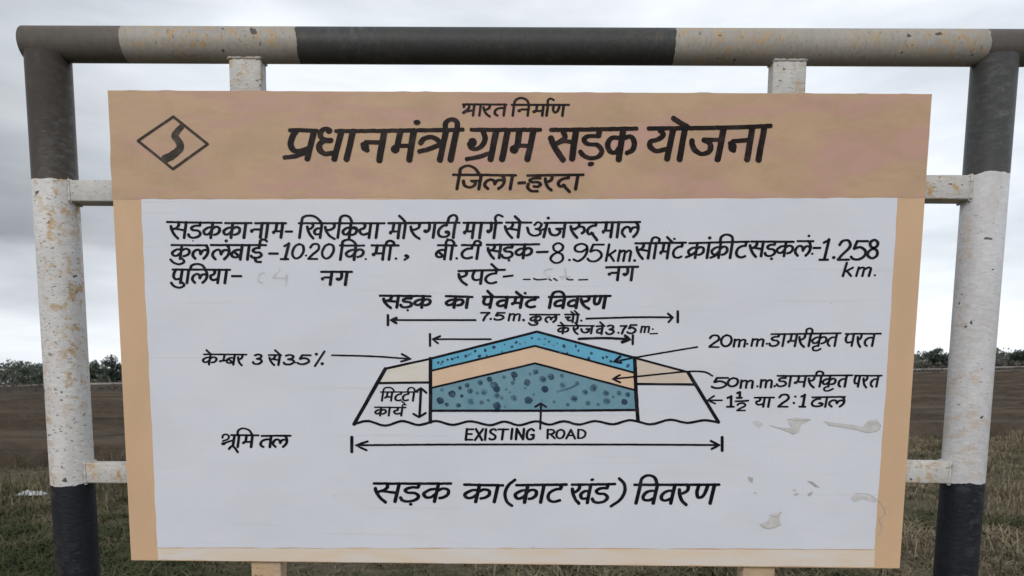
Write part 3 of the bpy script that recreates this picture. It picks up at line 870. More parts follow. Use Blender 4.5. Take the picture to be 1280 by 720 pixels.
b.st([(580, 292), (625, 275), (665, 250)]); b.dot(820, 98, 2.3); b.st([(825, 296), (870, 278), (905, 252)])
b.arc([(925, 142), (935, 90), (985, 64), (1040, 84), (1050, 140)])
b = Blk(T2, 940, 285, 7.53, 0.16, 3.3, 2.5)
b.word((-5, 126, 395, 128), 264, [('s', -22, 98), ('D', 130, 225), ('k', 235, 390)])
b.dot(185, 288, 2)
b.word((430, 122, 580, 122), 262, [('l', 408, 550)])
b.dot(537, 73, 1.9); b.dot(568, 240, 1.6); b.st([(578, 186), (645, 185)], 3.6)
b.num([('1', 645, 740, 105, 296)], 3.4, 0.24); b.dot(770, 276, 2.3)
b.num([('2', 815, 928, 115, 296), ('5', 938, 1085, 118, 292), ('8', 1090, 1190, 110, 282)], 3.4, 0.1)
b.num([('K', 858, 955, 325, 450), ('M', 985, 1120, 368, 450)], 2.9, 0.3); b.dot(1156, 442, 1.5)
T2.build('lettering', M['ink'])

T3 = Ink()
b = Blk(T3, 205, 265, 7.2, 0.14, 3.4, 2.5)
b.word((80, 521, 600, 523), 642, [('p', 85, 160), ('aa', 217, 219), ('l', 258, 390), ('y', 420, 495), ('aa', 558, 560)])
b.st([(68, 640), (98, 672), (148, 684), (186, 660), (166, 636)], 3.2); b.arc([(242, 522), (252, 485), (300, 470), (350, 484), (378, 524)])
b.st([(615, 580), (700, 580)], 3.6)
b = Blk(T3, 365, 265, 7.2, 0.14, 3.5, 2.6)
b.word((265, 540, 545, 540), 656, [('n', 265, 355), ('g', 395, 492)])
b = Blk(T3, 520, 265, 7.2, 0.14, 3.4, 2.5)
b.word((385, 532, 805, 520), 646, [('r', 385, 470), ('p', 508, 592), ('T', 628, 738)])
b.st([(682, 470), (712, 496), (740, 522)]); b.st([(790, 583), (875, 572)], 3.2)
b.st([(970, 607), (1030, 607)], 2.2); b.st([(1062, 598), (1100, 610), (1180, 603)], 2.2)
b = Blk(T3, 660, 265, 7.2, 0.14, 3.5, 2.6)
b.st([(190, 603), (212, 615)], 2.0); b.st([(235, 598), (265, 616)], 2.2); b.st([(350, 600), (375, 610), (408, 609)], 2.2); b.st([(460, 610), (540, 608)], 2.2)
b.word((705, 498, 995, 492), 612, [('n', 720, 815), ('g', 850, 938)])
T3.build('lettering', M['ink'])

TF = Ink()
b = Blk(TF, 205, 265, 7.2, 0.1, 2.4)
b.st([(905, 550), (865, 562), (850, 600), (862, 630), (892, 640)]); b.st([(1045, 515), (985, 595)]); b.st([(985, 595), (1115, 600)]); b.st([(1108, 565), (1102, 660)])
b = Blk(TF, 660, 265, 7.2, 0.1, 2.2)
b.st([(222, 512), (165, 518), (148, 548), (198, 582)]); b.st([(335, 505), (345, 575)]); b.st([(290, 582), (380, 582)]); b.dot(310, 602, 1.4)
TF.build('faded_numerals', M['ink_faint'])

T4 = Ink()
b = Blk(T4, 470, 360, 8, 0.16, 3.8, 2.7)
b.word((40, 78, 550, 83), 196, [('s', 75, 220), ('D', 255, 368), ('k', 388, 550)])
b.dot(320, 223, 1.7)
b.word((700, 82, 970, 90), 196, [('k', 702, 880), ('aa', 914, 916)])
b = Blk(T4, 620, 360, 8, 0.18, 3.8, 2.7)
b.word((-130, 88, 430, 92), 196, [('p', -125, -48), ('v', 15, 108), ('m', 155, 255), ('T', 305, 405)])
b.st([(-82, 30), (-55, 58), (-22, 88)]); b.st([(205, 40), (235, 64), (272, 92)]); b.dot(295, 52, 2)
b.word((530, 90, 1150, 78), 198, [('aa', 545, 547), ('v', 590, 680), ('v', 725, 812), ('r', 850, 945), ('N', 975, 1088)])
b.arc([(560, 88), (580, 48), (628, 34), (670, 50), (690, 88)])
T4.build('lettering', M['ink'])

# ---- captions of the diagram
C1 = Ink()
b = Blk(C1, 620, 360, 8, 0.14, 2.7, 2.0)
b.num([('7', -155, -62, 245, 325), ('5', -12, 88, 247, 318)], 2.8, 0.12); b.dot(-50, 310, 1.7)
b.num([('M', 128, 245, 258, 325)], 2.6, 0.2); b.dot(278, 320, 1.9)
b.word((340, 265, 640, 265), 342, [('k', 345, 455), ('l', 495, 605)])
b.st([(330, 350), (355, 368), (398, 368), (418, 350), (400, 336)], 2.6)
b.word((690, 264, 835, 265), 340, [('c', 695, 772), ('aa', 816, 818)])
b.st([(752, 236), (790, 264)], 2.4); b.st([(788, 228), (826, 262)], 2.4); b.dot(855, 325, 1.6)
C1.build('lettering', M['ink']); C1 = Ink()
b = Blk(C1, 690, 380, 8, 0.16, 2.7, 2.0)
b.word((60, 216, 425, 218), 294, [('k', 62, 168), ('r', 215, 268), ('j', 295, 398)])
b.st([(88, 184), (125, 216)], 2.5); b.st([(232, 186), (266, 217)], 2.5)
b.word((445, 222, 530, 218), 300, [('v', 450, 502)]); b.st([(482, 180), (522, 217)], 2.5)
b.num([('3', 545, 622, 212, 300), ('7', 680, 745, 215, 295), ('5', 758, 845, 207, 290)], 2.7, 0.12); b.dot(665, 286, 1.5)
b.num([('M', 890, 975, 222, 282)], 2.4, 0.2); b.dot(1010, 250, 1.3); b.st([(982, 296), (1055, 293)], 2.2)
C1.build('lettering', M['ink']); C1 = Ink()
b = Blk(C1, 245, 430, 7.53, 0.16, 2.7, 2.0)
b.word((75, 100, 480, 102), 196, [('k', 65, 198), ('hm', 222, 300), ('b', 290, 360), ('r', 395, 442)])
b.st([(100, 60), (142, 98)]); b.num([('3', 542, 625, 100, 190), ('3', 832, 928, 104, 194), ('5', 962, 1078, 106, 190)], 2.8, 0.14)
b.word((685, 106, 805, 106), 198, [('s', 690, 785)]); b.st([(745, 60), (792, 100)]); b.dot(940, 176, 1.3)
b.dot(1135, 97, 2.1); b.st([(1213, 70), (1120, 210)], 2.6); b.dot(1190, 187, 2.2)
C1.build('lettering', M['ink']); C1 = Ink()
b = Blk(C1, 435, 470, 10.28, 0.14, 2.5, 1.7)
b.word((420, 207, 900, 206), 320, [('aa', 444, 446), ('m', 468, 562), ('T', 608, 692), ('T', 705, 785), ('aa', 842, 844)])
b.arc([(452, 206), (470, 160), (525, 146), (575, 165), (598, 206)], 2.2); b.arc([(768, 206), (780, 162), (818, 148), (855, 168), (856, 206)], 2.2); b.st([(690, 326), (728, 350)], 1.9)
b.word((345, 402, 745, 406), 510, [('k', 350, 492), ('aa', 530, 532), ('y', 590, 692)])
b.arc([(704, 404), (702, 380), (716, 366), (748, 372)], 2.0)
C1.build('lettering', M['ink']); C1 = Ink()
b = Blk(C1, 265, 530, 11.64, 0.12, 3.1, 2.3)
b.word((275, 165, 680, 168), 338, [('aa', 382, 384), ('m', 440, 578)])
b.st([(152, 205), (160, 168), (205, 152), (245, 182), (228, 225), (155, 252)], 2.4); b.dot(165, 290, 2.8, 2.0); b.st([(170, 285), (295, 242)], 2.8); b.st([(328, 165), (302, 322)])
b.st([(245, 368), (285, 326), (325, 345), (375, 412)], 2.9); b.arc([(372, 168), (382, 98), (450, 66), (540, 95), (592, 168)], 2.8)
b.word((720, 176, 1145, 172), 338, [('t', 705, 850), ('l', 885, 1090)])
C1.build('lettering', M['ink']); C1 = Ink()
b = Blk(C1, 880, 405, 10.67, 0.2, 2.8, 2.1)
b.num([('2', 72, 208, 150, 304), ('0', 230, 368, 145, 295)], 2.9, 0.06); b.num([('M', 395, 555, 202, 298)], 2.7, 0.2); b.dot(577, 262, 1.5); b.num([('M', 632, 798, 196, 290)], 2.7, 0.2); b.dot(838, 260, 1.5)
b.word((895, 132, 1290, 129), 292, [('D', 880, 1005), ('aa', 1060, 1062), ('m', 1110, 1225)])
b = Blk(C1, 990, 405, 10.67, 0.2, 2.8, 2.1)
b.word((-40, 130, 650, 118), 290, [('r', 90, 178), ('aa', 235, 237), ('k', 268, 462), ('t', 478, 582)])
b.arc([(188, 126), (195, 75), (235, 54), (272, 78), (262, 126)]); b.st([(345, 280), (282, 305), (282, 342), (330, 350), (382, 325)], 2.6)
b.word((710, 128, 1185, 125), 288, [('p', 708, 808), ('r', 868, 925), ('t', 970, 1080)])
C1.build('lettering', M['ink']); C1 = Ink()
b = Blk(C1, 880, 455, 10.67, 0.18, 2.8, 2.1)
b.num([('5', 105, 315, 180, 316), ('0', 318, 452, 184, 296)], 3.0, 0.1); b.num([('M', 482, 655, 215, 315)], 2.8, 0.14); b.dot(710, 293, 1.5); b.num([('M', 748, 908, 208, 308)], 2.8, 0.14); b.dot(940, 290, 1.7)
b.word((975, 153, 1290, 156), 295, [('D', 975, 1100), ('aa', 1144, 1146)])
b.num([('1', 290, 400, 425, 566), ('1', 425, 505, 370, 446)], 3.0, 0.03); b.st([(415, 492), (500, 490), (590, 483)], 2.8); b.num([('2', 438, 555, 520, 616)], 2.6, 0.05)
b.word((670, 445, 935, 443), 567, [('y', 690, 798), ('aa', 864, 866)])
b.num([('2', 992, 1130, 404, 565)], 2.9, 0.12); b.dot(1215, 430, 1.6); b.dot(1195, 515, 1.7)
b = Blk(C1, 990, 455, 10.67, 0.2, 2.8, 2.1)
b.word((-15, 156, 805, 145), 297, [('m', 25, 168), ('r', 215, 305), ('aa', 375, 377), ('k', 405, 582), ('t', 620, 712)])
b.arc([(318, 152), (328, 108), (368, 92), (412, 112), (402, 150)]); b.st([(488, 290), (428, 315), (435, 350), (482, 352), (545, 325)], 2.6)
b.word((835, 150, 1195, 150), 297, [('p', 825, 890), ('r', 945, 1003), ('t', 1050, 1135)])
b.num([('1', 95, 190, 404, 564)], 2.9, 0.18)
b.word((265, 440, 705, 433), 566, [('Dh', 260, 402), ('aa', 450, 452), ('l', 490, 690)])
C1.build('lettering', M['ink']); C1 = Ink()
b = Blk(C1, 570, 525, 7.11, 0.1, 2.6)
b.num([('E', 85, 152, 80, 177), ('X', 172, 236, 80, 178), ('Ic', 252, 272, 80, 176), ('S', 298, 356, 80, 174), ('Tc', 368, 462, 80, 172), ('Ic', 486, 504, 78, 168), ('Nc', 532, 604, 78, 170), ('Gc', 628, 694, 78, 172)], 3.0)
b.num([('Rc', 808, 880, 84, 162), ('0', 892, 962, 84, 162), ('Ac', 980, 1058, 86, 164), ('Dc', 1080, 1152, 84, 160)], 2.6, 0.04)
C1.build('lettering', M['ink'])

T5 = Ink()
b = Blk(T5, 460, 585, 8, 0.24, 4.1, 3.1)
b.word((55, 156, 830, 155), 336, [('s', 62, 290), ('D', 335, 520), ('k', 555, 812)])
b.dot(425, 362, 2.4, 1.8)
b.word((960, 165, 1350, 172), 338, [('k', 965, 1222), ('aa', 1279, 1281)])
b = Blk(T5, 610, 585, 8, 0.2, 4.1, 3.1)
b.st([(270, 116), (200, 175), (168, 255), (188, 335), (238, 376)], 3.8)
b.word((280, 170, 785, 163), 342, [('k', 268, 490), ('aa', 540, 542), ('T', 598, 738)])
b.word((835, 165, 1270, 158), 346, [('kh', 832, 1008), ('D', 1050, 1205)])
b.dot(1040, 115, 2.6, 1.8, -0.3)
b = Blk(T5, 760, 585, 8, 0.24, 4.1, 3.1)
b.st([(108, 102), (158, 155), (165, 230), (118, 315), (25, 380)], 3.8)
b.word((260, 165, 1110, 163), 350, [('aa', 298, 300), ('v', 350, 470), ('v', 532, 645), ('r', 700, 805), ('N', 870, 1040)])
b.arc([(318, 163), (340, 98), (402, 70), (462, 92), (490, 163)])
T5.build('lettering', M['ink'])

# ---- the road cross-section
patch('diagram_layer', [(538, 449), (671.5, 415), (793.5, 447), (794.5, 466), (669, 432.5), (539.5, 463.3)], M['blue'], 0.0009, 0.1)['label'] = 'blue speckled top layer of the road diagram'
patch('diagram_layer', [(539.5, 463.3), (669, 432.5), (794.5, 466), (794.5, 487.5), (669, 454.2), (539.5, 484.8)], M['layer_tan'], 0.0009, 0.1)['label'] = 'plain tan middle layer of the road diagram'
patch('diagram_layer', [(539.5, 484.8), (669, 454.2), (794.5, 487.5), (796, 512.5), (539, 513.5)], M['teal'], 0.0009, 0.1)['label'] = 'teal stone layer of the road diagram'
patch('diagram_layer', [(482, 461), (538, 448.6), (538, 478.3), (473.5, 479)], M['shoulder'], 0.0009, 0.1)
patch('diagram_layer', [(795, 448), (859.5, 465), (868, 480), (797, 480)], M['shoulder2'], 0.0009, 0.1)
ST = Ink(); ST2 = Ink()
zl = [(195,512,28),(112,558,28),(300,453,20),(320,492,22),(390,435,22),(418,500,24),(455,410,22),(485,450,28),(505,478,26),(505,525,22),(540,540,15),(505,595,30),(325,565,24),(238,590,20),(625,380,26),(625,540,26),(715,432,25),(720,555,28),(775,358,22),(825,410,24),(835,478,24),(870,392,20),(125,485,14),(250,470,14),(262,525,13),(400,570,16),(555,395,14),(158,585,16),(445,555,12),(735,375,12),(615,435,14),(370,505,12),(700,470,10),(570,480,8),(625,410,12),(560,600,7),(595,500,7),(760,515,8)]
zr = [(160,392,25),(118,478,26),(102,408,25),(10,555,25),(242,450,26),(320,545,26),(395,500,24),(455,470,30),(540,505,24),(545,562,26),(668,565,24),(690,515,20),(630,505,18),(340,435,14),(235,385,16),(415,575,18),(275,585,14),(485,583,13),(180,565,12),(40,515,9),(95,555,8),(590,530,9)]
dark_ = {(195,512),(112,558),(485,450),(505,478),(455,410),(625,380),(715,432),(720,555),(835,478),(505,595),(160,392),(668,565),(10,555),(118,478),(250,470),(262,525),(158,585)}
for ox, L in ((530, zl), (660, zr)):
    for x, y, r in L:
        ink_ = ST if (x, y) in dark_ else ST2
        ink_.dab(ox + x / 5.5375, 400 + y / 5.5375, r / 5.5375 * 0.93, r / 5.5375 * 0.86, random.random(), 0.2)
        if ink_ is ST2 and r > 18:
            ST.dab(ox + (x + 4) / 5.5375, 400 + (y + 2) / 5.5375, r / 5.5375 * 0.5, r / 5.5375 * 0.34, random.random() * 3, 0.3)
ST2.line([(660 + 350 / 5.54, 400 + 440 / 5.54), (660 + 290 / 5.54, 400 + 470 / 5.54), (660 + 200 / 5.54, 400 + 496 / 5.54)], 2.6)
bl = [(100,295,10),(130,290,9),(165,275,9),(195,270,11),(215,262,8),(235,258,9),(290,250,12),(310,240,8),(355,215,11),(425,210,11),(385,250,13),(485,188,13),(435,245,8),(540,220,8),(560,170,7),(610,185,10),(640,155,11),(665,165,8),(700,155,6),(748,125,10),(800,132,6),(835,130,7),(870,148,8),(835,168,6),(120,305,7),(190,312,6),(325,232,6)]
br = [(148,150,9),(122,130,7),(205,162,6),(250,180,14),(332,180,10),(350,212,9),(440,230,11),(422,265,12),(270,232,11),(225,222,8),(520,262,10),(545,255,10),(575,285,12),(692,315,14),(110,168,7),(75,132,6),(180,175,5),(630,280,9)]
for ox, L in ((530, bl), (660, br)):
    for x, y, r in L:
        (ST if r > 8 else ST2).dab(ox + x / 5.5375, 400 + y / 5.5375, r / 5.5375 * 0.98, r / 5.5375 * 0.8, random.random() * 3, 0.25)
ST2.build('diagram_stones', M['stone2']); ST.build('diagram_stones', M['stone'])

DG = Ink()
def dl(pts, wd, **kw): DG.line(pts, wd, chisel=kw.pop('chisel', 0.1), **kw)
dl([(442.5, 530.5), (482, 461)], 4.2); dl([(482, 461), (538, 448.6)], 2.8); dl([(538, 448.6), (671.5, 414.5)], 3.0); dl([(671.5, 414.5), (793, 447)], 3.0); dl([(793, 447), (860, 465)], 2.7)
dl([(860, 465), (898, 527.5)], 4.0); dl([(538.3, 448), (538.0, 528)], 4.0); dl([(793.6, 447), (795.0, 490), (797.2, 526)], 4.2)
dl([(474, 479), (537.6, 478)], 2.9); dl([(797, 479.7), (868, 480.3)], 2.9)
dl([(540, 463.3), (669, 432.3)], 2.4); dl([(669, 432.3), (794, 466)], 2.4); dl([(540, 484.8), (669, 454)], 2.4); dl([(669, 454), (793, 487.2)], 2.4); dl([(539, 513.4), (690, 513.2), (794, 512.2)], 2.9)
dl([(443, 530), (460, 526.4), (481.7, 532), (503, 526.4), (523.5, 531.2), (545, 526.4), (566, 531), (588, 526.6), (612, 531.3), (630.5, 527), (648.8, 531.3), (670, 526.5), (686.7, 530.6), (705, 526.4), (723, 530.4), (744, 526.2), (766, 530), (788, 525), (813, 530), (837, 524.4), (858.6, 528.2), (880, 525), (898, 527.5)], 2.9)
dl([(439.8, 546.5), (439.8, 565)], 3.4); dl([(445, 556.6), (570, 555.6), (760, 555.4), (899, 555.8)], 2.5); dl([(459.7, 551.8), (444.5, 556.6), (458.3, 562.8)], 2.6, smooth=False); dl([(902.3, 546), (902.3, 563)], 3.4); dl([(888, 550.6), (899.4, 556), (889, 560.8)], 2.6, smooth=False)
dl([(675.2, 536), (676.3, 506)], 2.4); dl([(669, 508.4), (675.8, 504), (682.6, 508.4)], 2.4, smooth=False)
dl([(871.7, 433.5), (830, 440.5), (794, 446.8), (768, 452)], 2.2); dl([(775.5, 445.5), (767.2, 452.2), (777, 453.2)], 3.0, smooth=False)
dl([(890.7, 469.6), (880, 464.6), (858.6, 464.2), (820, 468), (767, 473.5)], 2.2); dl([(775, 468.6), (765.6, 473.6), (775.5, 478)], 2.4, smooth=False)
dl([(902.5, 500), (884.5, 500)], 2.2); dl([(892.6, 494.5), (884, 500), (894, 504.2)], 2.2, smooth=False)
dl([(415, 444.2), (465, 445.5), (512, 448.6)], 2.2); dl([(502.5, 442.6), (514, 448.8), (501.5, 452)], 2.6, smooth=False)
dl([(485.3, 394), (485.3, 406.5)], 3.0); dl([(489, 400.2), (595, 400.2)], 2.4); dl([(496.3, 397.3), (488.6, 400.2), (496, 404)], 3.0, smooth=False)
dl([(733, 398.2), (796, 396.4), (840.5, 396.5)], 2.4); dl([(835, 391.8), (841.3, 396.5), (835.7, 402.5)], 2.6, smooth=False); dl([(847.3, 389), (847.3, 402.6)], 3.0)
dl([(537.8, 417.5), (537.8, 432.5)], 2.6); dl([(541, 424), (614, 424)], 2.2); dl([(550.8, 420.2), (540.8, 424), (548, 429.3)], 2.4, smooth=False)
dl([(723.5, 423.5), (754, 422.4), (787, 423.7)], 3.0); dl([(781.3, 419.4), (788, 423.8), (777.5, 427.5)], 3.6, smooth=False); dl([(791.3, 419), (791, 430)], 2.8)
dl([(526.4, 485.5), (524.5, 521)], 3.0); dl([(520.1, 489.5), (526.4, 485.1), (533.2, 491)], 2.6, smooth=False); dl([(516.7, 517.2), (523.7, 521.5), (532.3, 516.2)], 2.6, smooth=False)
DG.build('diagram_lines', M['ink'])

# ---- places where the paint has peeled or been smeared (lower right)
PL = Ink(); PD = Ink()
def zp(L, ox=860, oy=400, sc=2.5714): return [(ox + x / sc, oy + y / sc) for x, y in L]
PL.poly(zp([(316, 318), (350, 312), (396, 318), (380, 328), (362, 336), (356, 360), (336, 368), (318, 356), (296, 350), (262, 338), (300, 344), (330, 346)]), 0.00105); PL.build('peeled_paint', M['peel']); PL = Ink()
PL.poly(zp([(432, 324), (480, 330), (530, 336), (560, 342), (580, 322), (606, 318), (620, 340), (606, 358), (570, 362), (540, 352), (490, 344), (452, 338)]), 0.00105); PL.build('peeled_paint', M['peel']); PL = Ink()
PL.poly(zp([(206, 326), (226, 322), (240, 334), (228, 346), (214, 338)]), 0.00105); PL.build('peeled_paint', M['peel']); PL = Ink()
PL.poly(zp([(226, 656), (256, 644), (262, 624), (298, 614), (292, 640), (296, 656), (266, 672), (240, 668)]), 0.00105); PL.build('peeled_paint', M['peel']); PL = Ink()
PL.poly(zp([(520, 572), (536, 556), (576, 557), (598, 570), (604, 584), (590, 584), (560, 574), (534, 584)]), 0.00105); PL.build('peeled_paint', M['peel']); PL = Ink()
for pts in ([(380, 516), (398, 518), (424, 538), (408, 536)], [(382, 558), (402, 548), (396, 560), (386, 566)], [(336, 558), (356, 556), (346, 564)], [(190, 502), (208, 506), (206, 524), (196, 518)], [(210, 552), (222, 556), (214, 558)]):
    PD.poly(zp(pts), 0.00106)
PD.line(zp([(230, 656), (252, 668), (280, 664), (296, 656)]), 1.3); PD.line(zp([(262, 626), (282, 632), (298, 616)]), 1.0); PD.line(zp([(320, 318), (356, 322), (394, 319)]), 1.0)
PD.line(zp([(450, 336), (500, 344), (545, 352), (580, 360), (610, 352), (618, 336)]), 0.8); PD.line(zp([(536, 556), (580, 560), (620, 590), (632, 620), (612, 640), (622, 664), (610, 690)]), 0.8); PD.line(zp([(262, 338), (300, 350), (340, 366)]), 0.9)
PD.build('peeled_paint', M['peel_dark'])

# ------------------------------------------------------------------ dry grass
m, t, s = new_mat('dry_grass')
at_ = nn(t, 'ShaderNodeAttribute'); at_.attribute_name = 'tint'
c = ramp(t, at_.outputs['Fac'], [(0.0, (0.040, 0.055, 0.020)), (0.30, (0.075, 0.082, 0.036)), (0.5, (0.135, 0.112, 0.070)), (0.75, (0.22, 0.182, 0.118)), (1.0, (0.31, 0.262, 0.18))])
t.links.new(c, s.inputs['Base Color']); s.inputs['Roughness'].default_value = 0.85
s.inputs['Specular IOR Level'].default_value = 0.15
M['grass'] = m
def grass(n_t, per):
    P = []
    while len(P) < n_t:
        y = random.uniform(0.6, 27) ; x = random.uniform(-1, 1) * (3.5 + 0.95 * y)
        if y > y_near(x) + 0.5: continue
        cl = mn.noise(Vector((x * 0.55, y * 0.55, 2)))
        if random.random() > 0.55 + 0.9 * cl: continue
        P.append((x, y, cl))
    P = np.array(P)
    n = len(P) * per
    cx = np.repeat(P[:, 0], per) + rng.normal(0, 0.07, n); cyy = np.repeat(P[:, 1], per) + rng.normal(0, 0.07, n)
    cz = terr(cx, cyy) - 0.01
    hgt = np.repeat(rng.uniform(0.025, 0.095, len(P)) * (1 + 0.7 * P[:, 2]), per) * rng.uniform(0.5, 1.25, n)
    az = rng.uniform(0, 2 * np.pi, n); ln = hgt * rng.uniform(0.5, 3.2, n)
    dx, dy = np.cos(az), np.sin(az); wx_, wy_ = -dy, dx
    wd = rng.uniform(0.003, 0.008, n)
    base = np.stack([cx, cyy, cz], 1); d = np.stack([dx, dy, np.zeros(n)], 1); wv = np.stack([wx_, wy_, np.zeros(n)], 1) * wd[:, None]
    upv = np.array([0, 0, 1.0])
    mid = base + d * (ln * 0.35)[:, None] + upv * (hgt * 0.65)[:, None]
    tip = base + d * ln[:, None] + upv * (hgt * rng.uniform(0.75, 1.0, n))[:, None]
    V = np.stack([base - wv, base + wv, mid + wv * 0.8, mid - wv * 0.8, tip + wv * 0.15, tip - wv * 0.15], 1).reshape(-1, 3)
    k = np.arange(n)[:, None] * 6
    F = np.concatenate([k + np.array([[0, 1, 2, 3]]), k + np.array([[3, 2, 4, 5]])], 1).reshape(-1, 4)
    fine = np.array([mn.noise(Vector((x * 1.5 + 3, y * 1.1, 5))) for x, y, _ in P])
    patchn = np.array([mn.noise(Vector((x * 0.3 + 7, y * 0.3, 8))) for x, y, _ in P])
    tint = np.clip(0.52 + 0.75 * fine + 0.14 * (P[:, 0] > 0) - 0.75 * patchn.clip(0, 1) - 0.10 * (P[:, 0] < 0), 0, 1)
    tint = np.clip(np.repeat(tint, per) + rng.normal(0, 0.15, n), 0, 1)
    return V, F, np.repeat(tint, 2)
V, F, tn = grass(24000, 11)
tag(np_mesh('dry_grass', V, F, M['grass'], attr={'tint': tn}), 'short dry grass and weeds on the verge behind the sign', 'grass', kind='stuff')

# taller tangled straw and dead weeds, in uneven clumps
def weeds(n_c):
    B, Vs, Fs, T = 0, [], [], []
    k = 0
    while k < n_c:
        y = random.uniform(2.2, 22); x = random.uniform(-1, 1) * (3 + 0.95 * y)
        if y > y_near(x) + 0.8 or mn.noise(Vector((x * 0.4 + 20, y * 0.4, 6))) < 0.02: continue
        k += 1
        H = random.uniform(0.10, 0.30); tn_ = random.uniform(0.45, 1.0) if x > 0 else random.uniform(0.25, 0.85)
        for q in range(random.randint(10, 22)):
            p = Vector((x + random.gauss(0, .09), y + random.gauss(0, .09), float(terr(x, y)) - .01))
            a = random.random() * 6.283; h = H * random.uniform(.5, 1.1); l = h * random.uniform(.2, 1.5)
            d = Vector((math.cos(a), math.sin(a), 0)); sd2 = Vector((-d.y, d.x, 0)) * random.uniform(.002, .005)
            m_ = p + d * l * .4 + Vector((0, 0, h * .8)); e_ = p + d * l + Vector((0, 0, h * random.uniform(.55, 1.05)))
            Vs += [p - sd2, p + sd2, m_ + sd2, m_ - sd2, e_ + sd2 * .4, e_ - sd2 * .4]
            Fs += [(B, B + 1, B + 2, B + 3), (B + 3, B + 2, B + 4, B + 5)]; B += 6
            v = min(1, max(0, tn_ + random.gauss(0, .12))); T += [v, v]
    return [tuple(v) for v in Vs], Fs, T
V, F, tn = weeds(1500)
tag(np_mesh('dead_weeds', V, F, M['grass'], attr={'tint': tn}), 'taller tangled straw and dead weeds in clumps on the verge', 'weeds', kind='stuff')

# ------------------------------------------------------------------ plastic litter
m, t, s = new_mat('white_plastic')
s.inputs['Base Color'].default_value = (0.62, 0.66, 0.68, 1); s.inputs['Roughness'].default_value = 0.35
M['plastic'] = m
V, F = [], []
NX, NY = 22, 12
for j in range(NY):
    for i in range(NX):
        u, v = i / (NX - 1), j / (NY - 1)
        edge = min(u, 1 - u, v, 1 - v)
        h = 0.05 + 0.10 * min(1, edge * 5) * (0.6 + 0.6 * mn.noise(Vector((u * 5, v * 4, 3)))) + 0.03 * mn.noise(Vector((u * 13, v * 11, 1)))
        V.append((-0.17 + u * 0.34 + 0.03 * mn.noise(Vector((v * 5, u * 3, 9))), -0.09 + v * 0.18 + 0.03 * mn.noise(Vector((u * 6, v, 5))), h + 0.03))
for j in range(NY - 1):
    for i in range(NX - 1):
        a = j * NX + i
        F.append((a, a + 1, a + NX + 1, a + NX))
o = mesh_obj('plastic_bag', V, F, M['plastic'], smooth=True)
o.scale = (1, 1, 0.55); o.location = (-6.62, 8.3, float(terr(-6.62, 8.3)) - 0.015); o.rotation_euler = (0, 0, 0.2)
tag(o, 'crumpled white plastic bag lying in the grass left of the sign', 'litter')

# ------------------------------------------------------------------ trees beyond the field
def leaf_mat(name, a, b, c3):
    m, t, s = new_mat(name)
    at_ = nn(t, 'ShaderNodeAttribute'); at_.attribute_name = 'tint'
    t.links.new(ramp(t, at_.outputs['Fac'], [(0, a), (0.5, b), (1, c3)]), s.inputs['Base Color'])
    s.inputs['Roughness'].default_value = 0.7
    s.inputs['Specular IOR Level'].default_value = 0.2
    return m
M['leaf_dark'] = leaf_mat('leaf_dark_hazed', (0.034, 0.048, 0.038), (0.058, 0.076, 0.060), (0.092, 0.112, 0.088))  # distance haze mixed into all three leaf greens, so paler and greyer
M['leaf_mid'] = leaf_mat('leaf_olive_hazed', (0.060, 0.074, 0.054), (0.092, 0.108, 0.080), (0.13, 0.145, 0.11))
M['leaf_grey'] = leaf_mat('leaf_grey_hazed', (0.085, 0.098, 0.086), (0.118, 0.132, 0.116), (0.155, 0.168, 0.146))
M['scrub_pale'] = leaf_mat('scrub_grey_brown', (0.075, 0.068, 0.055), (0.115, 0.105, 0.088), (0.15, 0.14, 0.12))
M['scrub'] = leaf_mat('scrub_brown', (0.040, 0.031, 0.025), (0.070, 0.055, 0.043), (0.11, 0.09, 0.068))
m, t, s = new_mat('bark')
t.links.new(ramp(t, noise(t, mapped(t, (4, 4, 1)), 6, 5), [(0.3, (0.05, 0.04, 0.03)), (0.7, (0.12, 0.10, 0.08))]), s.inputs['Base Color']); s.inputs['Roughness'].default_value = 0.9
M['bark'] = m

def leaves(C, size):
    n = len(C)
    a = rng.normal(size=(n, 3)); a /= np.linalg.norm(a, axis=1)[:, None]
    b_ = np.cross(a, rng.normal(size=(n, 3))); b_ /= np.linalg.norm(b_, axis=1)[:, None]
    sz = size * rng.uniform(0.6, 1.4, n)[:, None]
    V = np.stack([C - a * sz, C - b_ * sz * 0.5, C + a * sz, C + b_ * sz * 0.5], 1).reshape(-1, 3)
    return V, np.arange(4 * n).reshape(-1, 4)

